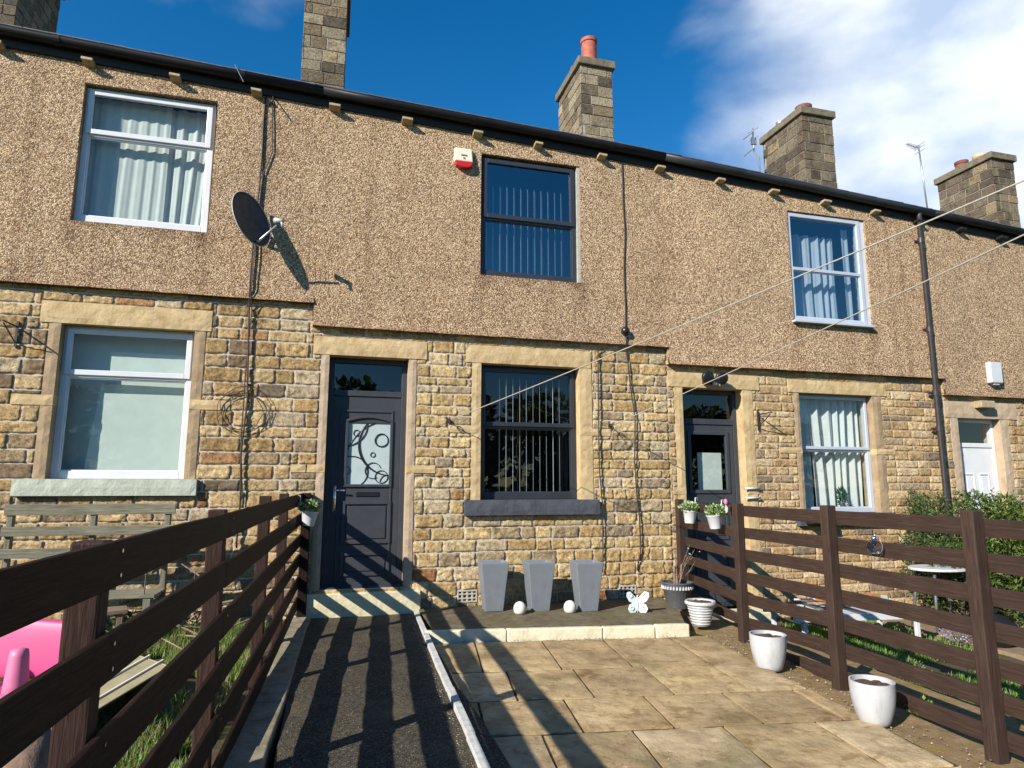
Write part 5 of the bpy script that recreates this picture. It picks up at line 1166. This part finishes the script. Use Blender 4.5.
# ------------------------------------------------------------------ left garden
A = thing('garden_bench', 'weathered slatted timber bench under the pale green window sill', 'bench', (-2.28, -0.45, 0.12))
for (z, h, y) in ((1.20, 0.105, -0.10), (0.995, 0.09, -0.12), (0.79, 0.09, -0.14)):
    fparent(beam('back_slat', (-3.03, -0.45 + y, 0.12 + z + 0.03), (-1.53, -0.45 + y, 0.12 + z + 0.03), 0.025, h, M['bench_wood'], A), A)
for x in (-2.98, -2.27, -1.60): fparent(beam('back_post', (x, -0.515, 0.12), (x, -0.515, 1.40), 0.05, 0.07, M['bench_wood'], A), A)
for k in range(4): fparent(beam('seat_slat', (-3.0, -0.62 - k * 0.115, 0.56), (-1.56, -0.62 - k * 0.115, 0.56), 0.095, 0.025, M['bench_wood'], A), A)
for x in (-2.95, -1.62):
    fparent(beam('leg', (x, -0.99, 0.12), (x, -0.99, 0.54), 0.065, 0.065, M['bench_wood'], A), A); fparent(beam('arm_rest', (x, -0.50, 0.80), (x, -1.05, 0.78), 0.07, 0.03, M['bench_wood'], A), A)
# small stool
A = thing('wooden_stool', 'low rough wooden stool on the grass behind the left fence', 'stool', (-1.98, -1.1, 0.12), 0.3)
beam('seat', (-0.2, 0, 0.33), (0.22, 0, 0.34), 0.26, 0.035, M['stick'], A); beam('stretcher', (-0.16, 0.0, 0.10), (0.17, 0.0, 0.10), 0.03, 0.05, M['stick'], A)
for x in (-0.15, 0.16):
    for y in (-0.09, 0.09): beam('leg', (x, y, 0), (x, y, 0.32), 0.05, 0.05, M['stick'], A)
# heap of sticks
b = MB()
for k in range(46):
    c = Vector((-1.45 + rnd.gauss(0, .28), -0.75 + rnd.gauss(0, .25), 0.18 + abs(rnd.gauss(0, .14)))); d = Vector((rnd.uniform(-1, 1), rnd.uniform(-.6, .6), rnd.uniform(-.25, .6))).normalized() * rnd.uniform(0.15, 0.38)
    b.tube([c - d, c + Vector((0, 0, rnd.uniform(-.02, .03))), c + d], [0.009, 0.008, 0.004], 5)
o = b.build('stick_heap', M['stick']); tag(o, 'heap of dry sticks and prunings below the bench end', 'stick heap'); o['kind'] = 'stuff'
# pink toy seat
A = thing('toy_chair', 'bright pink moulded plastic toy seat with raised arm posts on the grass', 'toy', (-1.84, -3.28, 0.10), R(-16))
b = MB(); b.add([(-0.36, 0.20, 0.30), (0.34, 0.20, 0.30), (0.36, 0.24, 0.62), (-0.30, 0.26, 0.66), (-0.34, 0.30, 0.28), (0.34, 0.30, 0.28), (0.37, 0.31, 0.63), (-0.30, 0.33, 0.67)], [(0, 1, 2, 3), (7, 6, 5, 4), (3, 2, 6, 7), (0, 3, 7, 4), (1, 5, 6, 2), (0, 4, 5, 1)]); b.build('backrest', M['pink_plastic'], A, bevel=0.03)
b = MB(); b.box(-0.36, 0.36, -0.22, 0.22, 0.24, 0.30); b.build('seat', M['pink_plastic'], A, bevel=0.02)
for s in (-0.24, 0.14):
    b = MB(); b.lathe([(0.07, 0.0), (0.062, 0.10), (0.05, 0.26), (0.045, 0.29), (0.02, 0.30)], s, -0.06, 20); b.v = [(x, y, z + 0.28 - .03) for x, y, z in b.v]; b.build('arm_rest', M['pink_pale'], A, smooth=True)
b = MB(); b.add([(-0.40, -0.30, 0.0), (0.30, -0.30, 0.0), (0.33, -0.36, 0.36), (-0.42, -0.36, 0.36), (-0.40, -0.27, 0.0), (0.30, -0.27, 0.0), (0.33, -0.32, 0.36), (-0.42, -0.32, 0.36)], [(0, 1, 2, 3), (7, 6, 5, 4), (3, 2, 6, 7), (0, 3, 7, 4), (1, 5, 6, 2), (0, 4, 5, 1)]); b.build('tray_front', M['pink_plastic'], A, bevel=0.008)
b = MB(); b.box(-0.43, 0.34, -0.375, -0.31, 0.36, 0.372); b.build('tray_rim', M['pink_pale'], A, bevel=0.005)
for s in (-0.30, 0.30): b = MB(); b.box(s - .05, s + .05, -0.20, 0.20, 0, 0.24); b.build('leg', M['pink_plastic'], A, bevel=0.015)
for ch in A.children:
    if ch.name.split('.')[0] in ('backrest', 'seat', 'front_panel', 'leg'):
        ch.modifiers['bevel'].segments = 1; ch.modifiers['bevel'].width = 0.022; sd_ = ch.modifiers.new('round', 'SUBSURF'); sd_.levels = 3; sd_.render_levels = 3; ch.data.polygons.foreach_set('use_smooth', [True] * len(ch.data.polygons))
# ribbed crate lying on its side
crm = mat_plain('yellowed_plastic', (0.30, 0.26, 0.155), 0.4, 0.2, 0.1, 9)
A = thing('storage_crate', 'yellowed ribbed plastic crate tipped over on the grass behind the left fence', 'crate', (-1.25, -3.35, 0.12), R(52))
A.rotation_euler = (R(8), R(-16), R(50))
b = MB(); frame_ring(b, -0.30, 0.30, 0.0, 0.34, 0.012, -0.22, 0.22); b.box(-0.288, 0.288, 0.205, 0.22, 0.012, 0.328); b.build('shell', crm, A, bevel=0.02)
for z in (0.05, 0.17, 0.29): b = MB(); frame_ring(b, -0.316, 0.316, -0.014, 0.354, 0.014, -0.20 + z, -0.188 + z); b.build('rib', M['globe_white'], A, bevel=0.004)
# split log by the near post
b = MB(); vs = []; fs = []
for j in range(8):
    for k in range(10): a = 2 * math.pi * k / 10; r = 0.095 * (1 + 0.5 * noise.noise(Vector((math.cos(a) * 1.3, math.sin(a) * 1.3, j * 0.5)))); vs.append((r * math.cos(a), r * math.sin(a), j * 0.09))
for j in range(7):
    for k in range(10): fs.append((j * 10 + k, j * 10 + (k + 1) % 10, j * 10 + 10 + (k + 1) % 10, j * 10 + 10 + k))
fs += [tuple(range(9, -1, -1)), tuple(70 + k for k in range(10))]; b.add(vs, fs); o = b.build('split_log', M['log'], smooth=True); o.location = (-0.93, -5.05, 0.1); o.rotation_euler = (0.15, -0.2, 0.3); tag(o, 'rough brown split log standing in weeds behind the near fence post', 'log')
# grass
def grass(name, spots, n, hgt, cols, label, z0, wid=0.0038, clump=0.22):
    b = MB()
    for _ in range(n):
        (x0, x1, y0, y1) = rnd.choice(spots); x, y = rnd.uniform(x0, x1), rnd.uniform(y0, y1)
        dn = noise.noise(Vector((x * 1.7, y * 1.7, 2)))
        if dn < -clump: continue
        h = hgt * rnd.uniform(0.4, 1.2) * (1 + dn); a = rnd.uniform(0, 6.28); l = rnd.uniform(0.1, 0.8) * h; dx, dy = math.cos(a), math.sin(a); wx, wy = -dy * wid, dx * wid
        z = z0 + 0.01; c = rnd.choice(cols)
        b.add([(x - wx, y - wy, z), (x + wx, y + wy, z), (x + dx * l * .4 + wx * .8, y + dy * l * .4 + wy * .8, z + h * .6), (x + dx * l * .4 - wx * .8, y + dy * l * .4 - wy * .8, z + h * .6), (x + dx * l, y + dy * l, z + h * (0.95 if l < .5 * h else .75))], [(0, 1, 2, 3), (3, 2, 4)], c)
    o = b.build(name, M['leaf'], tint=True, fix=False); o['kind'] = 'stuff'; tag(o, label, 'grass'); return o
GC = [(0.10, 0.19, 0.03), (0.15, 0.26, 0.045), (0.20, 0.30, 0.07), (0.07, 0.13, 0.025), (0.24, 0.28, 0.09), (0.30, 0.28, 0.13), (0.34, 0.29, 0.17), (0.20, 0.15, 0.08), (0.12, 0.20, 0.05)]
grass('long_grass', [(-3.6, -0.6, -4.0, -0.4), (-2.2, -0.6, -2.6, -0.8), (-1.3, -0.6, -6.2, -3.6)], 46000, 0.12, GC, 'unmown green grass and weeds behind the left fence', 0.10)
grass('lawn_grass', [(4.45, 6.9, -4.6, -0.6), (4.2, 6.0, -6.5, -3.5), (6.8, 9.9, -5.5, -2.8)], 40000, 0.065, [(0.09, 0.19, 0.03), (0.13, 0.25, 0.04), (0.17, 0.30, 0.06), (0.22, 0.32, 0.09)], 'bright green grass beyond the right fence', -0.18)
def weed(x, y, z, r, n, size, cols, label, name='leafy_plant', flat=0.55):
    A = thing(name, label, 'plant', (x, y, z)); b = MB(); leaves(b, (0, 0, r * 0.55), r, r * 0.5, n, size, cols, 0.5, flat); b.build('foliage', M['leaf'], A, tint=True, fix=False)
    b = MB()
    for k in range(5): a = k * 1.26; b.tube([(0, 0, 0), (r * .5 * math.cos(a), r * .5 * math.sin(a), r * .6)], [0.006, 0.003], 5)
    b.build('stem', M['bark'], A); return A
weed(-1.72, -0.95, 0.1, 0.28, 260, 0.06, [(0.05, 0.11, 0.025), (0.09, 0.17, 0.04)], 'dark green weed growing by the stick heap')
weed(-0.85, -5.55, 0.1, 0.22, 170, 0.075, [(0.03, 0.07, 0.015), (0.05, 0.12, 0.025), (0.02, 0.05, 0.012)], 'broad leaved dark plant at the foot of the nearest left fence post', flat=0.8)
weed(-1.12, -5.75, 0.1, 0.16, 120, 0.06, [(0.03, 0.07, 0.015), (0.06, 0.12, 0.025)], 'low dark weed in the bottom left corner', flat=0.8)
weed(-2.12, -4.05, 0.1, 0.25, 240, 0.045, [(0.30, 0.26, 0.13), (0.22, 0.20, 0.09), (0.14, 0.14, 0.05)], 'dry yellowish plant in front of the pink toy seat', flat=0.4)
weed(3.98, -4.15, 0.03, 0.10, 90, 0.035, [(0.16, 0.27, 0.03), (0.22, 0.35, 0.05)], 'small bright green weed behind the nearest white pot')
weed(5.0, -3.0, -0.18, 0.22, 200, 0.05, [(0.10, 0.17, 0.05), (0.16, 0.22, 0.08), (0.25, 0.27, 0.14)], 'spiky grey green tuft just beyond the right fence', flat=0.25)

b = MB()
def bit(x, y, z, r, col):
    a = rnd.uniform(0, 6.28); p = [(x + r * rnd.uniform(.6, 1.2) * math.cos(a + k * 1.57), y + r * rnd.uniform(.6, 1.2) * math.sin(a + k * 1.57), z) for k in range(4)]
    b.add(p + [(x, y, z + r * rnd.uniform(.5, 1.0))], [(0, 1, 4), (1, 2, 4), (2, 3, 4), (3, 0, 4)], col)
GR = [(0.34, 0.30, 0.23), (0.24, 0.20, 0.14), (0.16, 0.12, 0.075), (0.40, 0.36, 0.28), (0.11, 0.09, 0.04), (0.20, 0.16, 0.10)]
for _ in range(260): x = rnd.uniform(1.3, 3.5); bit(x, strip_front(x) - 0.055 - abs(rnd.gauss(0, .07)), 0.062, rnd.uniform(.003, .008), rnd.choice(GR))
for _ in range(700): y = rnd.uniform(-6, -1.6); t_ = rnd.uniform(0, 1); bit(3.80 + 0.16 * (y + 1.5) + 0.45 * t_ * t_ + .02, y, 0.03, rnd.uniform(.004, .012), rnd.choice(GR))
for _ in range(420): y = rnd.uniform(-5.5, -0.2); bit(ex(y) - 0.02 - abs(rnd.gauss(0, .04)), y, 0.122, rnd.uniform(.003, .007), rnd.choice(GR))
for _ in range(200): x = rnd.uniform(1.1, 4.0); bit(x, -0.04 - abs(rnd.gauss(0, .08)), 0.165, rnd.uniform(.003, .009), rnd.choice(GR))
for _ in range(160): bit(rnd.uniform(1.0, 3.4), rnd.uniform(-5.5, -1.5), 0.064, rnd.uniform(.002, .006), rnd.choice(GR))
o = b.build('grit', M['leaf_litter'], tint=True, fix=False); o['kind'] = 'stuff'; tag(o, 'grit and small debris along the kerb, path edge and mossy verge', 'grit')
# ------------------------------------------------------------------ right garden
def shrub(x, y, z, rx, rz, n, label, cols, size=0.07, flat=0.36, lobes=12):
    A = thing('conifer_shrub', label, 'shrub', (x, y, z)); b = MB()
    for k in range(lobes):
        a = rnd.uniform(0, 6.28); rr = rx * rnd.uniform(0.2, 0.75); cz = rz * rnd.uniform(0.5, 1.5); s = rnd.uniform(0.32, 0.55)
        leaves(b, (rr * math.cos(a), rr * math.sin(a), cz), rx * s, rz * s * 0.75, n // lobes, size, cols, 0.35, flat)
    for k in range(n // 14):    # feathery shoots past the outline
        a = rnd.uniform(0, 6.28); p = Vector((rx * 0.9 * math.cos(a), rx * 0.9 * math.sin(a), rz * rnd.uniform(0.5, 1.7))); d = Vector((math.cos(a), math.sin(a), rnd.uniform(0.2, 1.0))).normalized()
        for j in range(7): leaves(b, p + d * 0.03 * j, 0.018, 0.018, 2, size * 0.8, cols, 0.3, flat)
    b.build('foliage', M['leaf'], A, tint=True, fix=False)
    b = MB()
    for k in range(6): a = k * 1.05; b.tube([(0, 0, 0), (rx * .25 * math.cos(a), rx * .25 * math.sin(a), rz * .6), (rx * .6 * math.cos(a), rx * .6 * math.sin(a), rz * 1.3)], [0.03, 0.02, 0.006], 6)
    b.build('stem', M['bark'], A); return A
SC = [(0.030, 0.060, 0.018), (0.05, 0.095, 0.025), (0.08, 0.135, 0.035), (0.13, 0.18, 0.05), (0.02, 0.045, 0.014), (0.10, 0.08, 0.04)]
shrub(8.75, -0.85, -0.2, 0.85, 0.95, 9500, 'spreading green conifer shrub in front of the white door', SC)
shrub(8.35, -1.75, -0.2, 0.62, 0.95, 8000, 'yellow green conifer shrub at the right edge behind the fence', [(0.06, 0.10, 0.02), (0.11, 0.16, 0.03), (0.18, 0.22, 0.05), (0.04, 0.07, 0.015)])
shrub(7.85, -1.1, -0.2, 0.50, 0.60, 5000, 'lower dark shrub beside the white garden table', SC)
# white table
A = thing('garden_table', 'white oval topped garden table beyond the right fence', 'table', (7.36, -1.30, -0.20))
b = MB(); n = 30; b.flat([(0.40 * math.cos(2 * math.pi * k / n), 0.28 * math.sin(2 * math.pi * k / n)) for k in range(n)], 0.76, 0.79); b.build('tabletop', M['white_plastic'], A, bevel=0.006)
for sx in (-1, 1):
    for sy in (-1, 1): b = MB(); b.tube([(0.32 * sx, 0.18 * sy, 0), (0.22 * sx, 0.12 * sy, 0.755)], 0.018, 8); b.build('leg', M['pot_dark'], A, smooth=True)
# white slatted lounger frame and oddments on it
A = thing('sun_lounger', 'low white slatted lounger frame beyond the right fence, clutter lying on it', 'lounger', (5.75, -1.45, -0.18), R(-6))
for k in range(11): beam('slat', (-0.72 + k * 0.145, -0.30, 0.36), (-0.72 + k * 0.145, 0.30, 0.36), 0.075, 0.02, M['white_plastic'], A)
for y in (-0.31, 0.31): beam('side_rail', (-0.82, y, 0.335), (0.82, y, 0.335), 0.035, 0.07, M['white_plastic'], A)
for sx in (-0.70, 0.68):
    for sy in (-0.30, 0.30): beam('leg', (sx, sy, 0), (sx, sy, 0.30), 0.045, 0.045, M['white_plastic'], A)
for k, (x_, y_, a_, m_) in enumerate(((5.55, -1.5, 0.5, 'bench_wood'), (5.95, -1.42, -0.35, 'stick'), (6.2, -1.6, 1.0, 'white_plastic'))):
    tag(beam('loose_board', (x_ - 0.35 * math.cos(a_), y_ - 0.25 * math.sin(a_), 0.225 + 0.03 * k), (x_ + 0.35 * math.cos(a_), y_ + 0.25 * math.sin(a_), 0.235 + 0.03 * k), 0.07, 0.02, M[m_], None), ('greenish board lying on the left half of the white lounger', 'brown board lying across the white lounger', 'white board lying on the right end of the white lounger')[k], 'board')
A = thing('folded_parasol', 'orange brown folded parasol lying on the white lounger', 'parasol', (5.85, -1.28, 0.26))
b = MB(); b.tube([(-0.35, 0, 0.02), (-0.1, -0.02, 0.03), (0.35, -0.1, 0.02), (0.5, -0.12, 0.0)], [0.03, 0.06, 0.05, 0.012], 10); b.build('canopy', mat_plain('rust_orange_fabric', (0.38, 0.12, 0.04), 0.9, 0.4, 0.3, 12), A, smooth=True); b = MB(); b.tube([(-0.6, 0.03, 0.02), (0.6, -0.14, 0.0)], 0.012, 8); b.build('pole', M['white_plastic'], A)
A = thing('black_bin_bag', 'shiny black refuse bag against the shrub beyond the fence', 'bag', (7.1, -2.15, -0.16))
b = MB(); vs = []; fs = []; nr, ns = 10, 18
for j in range(nr + 1):
    t = j / nr; r = 0.24 * math.sin(math.pi * min(0.98, t * 0.9 + 0.08)) ** 0.6
    for k in range(ns): a = 2 * math.pi * k / ns; rr = r * (1 + 0.18 * noise.noise(Vector((2 * math.cos(a), 2 * math.sin(a), t * 4)))); vs.append((rr * math.cos(a), rr * math.sin(a), 0.36 * t))
for j in range(nr):
    for k in range(ns): fs.append((j * ns + k, j * ns + (k + 1) % ns, (j + 1) * ns + (k + 1) % ns, (j + 1) * ns + k))
b.add(vs, fs); b.build('sack', M['black_plastic'], A, smooth=True); b = MB(); b.tube([(0, 0, 0.33), (0.02, 0, 0.42)], [0.02, 0.05], 8); b.build('knot', M['black_plastic'], A)
A = thing('lavender_plant', 'mauve flowering plant lying on the brown paving beyond the fence', 'plant', (6.75, -2.05, -0.13))
b = MB(); leaves(b, (0, 0, 0.12), 0.22, 0.10, 420, 0.03, [(0.42, 0.36, 0.60), (0.55, 0.50, 0.70), (0.32, 0.27, 0.48), (0.18, 0.22, 0.12)], 0.6, 0.4); b.build('flowers', M['leaf'], A, tint=True, fix=False); b = MB()
for k in range(9): a = k * 0.7; b.tube([(0, 0, 0), (0.12 * math.cos(a), 0.12 * math.sin(a), 0.16)], 0.004, 5)
b.build('stem', M['bark'], A)
b = MB(); b.lathe([(0.10, 0.0), (0.12, 0.02), (0.13, 0.05), (0.125, 0.055), (0.11, 0.03), (0.01, 0.02)], 0, 0, 24); o = b.build('red_dish', mat_plain('dull_red_plastic', (0.25, 0.02, 0.02), 0.5, 0.2, 0.1, 9), smooth=True); o.scale = (0.7, 0.7, 0.7); o.location = (6.35, -2.0, -0.15); o.rotation_euler = (0.3, 0.2, 0); tag(o, 'small red plastic dish lying in the grass beyond the right fence', 'dish')
A = thing('houseplant', 'dark green potted plant inside the silver framed ground window', 'plant', (7.30, 0.185, 1.27))
b = MB(); leaves(b, (0, 0, 0.16), 0.05, 0.12, 120, 0.07, [(0.02, 0.09, 0.06), (0.03, 0.12, 0.07)], 1.2, 0.3); b.build('foliage', M['leaf'], A, tint=True, fix=False); b = MB(); b.lathe([(0.03, 0), (0.04, 0.06), (0.03, 0.062)], 0, 0, 14); b.build('pot', M['pot_dark'], A)
# window box on the sill of H3
b = MB(); b.box(6.42, 6.78, -0.22, -0.085, 1.06, 1.16); tag(b.build('window_box', M['black_plastic'], bevel=0.01), 'black trough on the left end of the silver framed window sill', 'window box')

# ------------------------------------------------------------------ trees added behind the camera, a dark backdrop for the pane reflections
def tree(x, y, h, label, seed):
    A = thing('backdrop_tree', label, 'tree', (x, y, -0.26), 0, 'unseen trees added behind the garden for dark reflections'); b = MB(); b.tube([(0, 0, 0), (0.1, 0.05, h * .3), (0.0, 0.1, h * .75)], [0.22, 0.16, 0.05], 8)
    for k in range(7): a = k * 0.9; b.tube([(0.05, 0.05, h * (.28 + .05 * k)), (h * .2 * math.cos(a), h * .2 * math.sin(a), h * (.45 + .05 * k))], [0.08, 0.02], 6)
    b.build('trunk', M['bark'], A, smooth=True); b = MB()
    for k in range(22):
        a = rnd.uniform(0, 6.28); rr = h * rnd.uniform(0, 0.36); leaves(b, (rr * math.cos(a), rr * math.sin(a), h * rnd.uniform(.16, .88)), h * .17, h * .11, 150, 0.42, SC, 0.2, 0.7)
    b.build('crown', M['leaf'], A, tint=True, fix=False)
for i, (x, y, h) in enumerate(((-9, -27, 6.8), (-5, -29, 7.5), (-1, -27, 6.8), (3, -28, 7.6), (7.5, -28, 7.2), (12, -28, 7.8), (17, -29, 7.2), (23, -30, 8.2), (29, -30, 7.5), (-14, -29, 7.4))):
    tree(x, y, h, 'dark broad tree added behind the camera to darken the window reflections', i)

rn = bpy.context.scene.render; rn.engine = 'CYCLES'
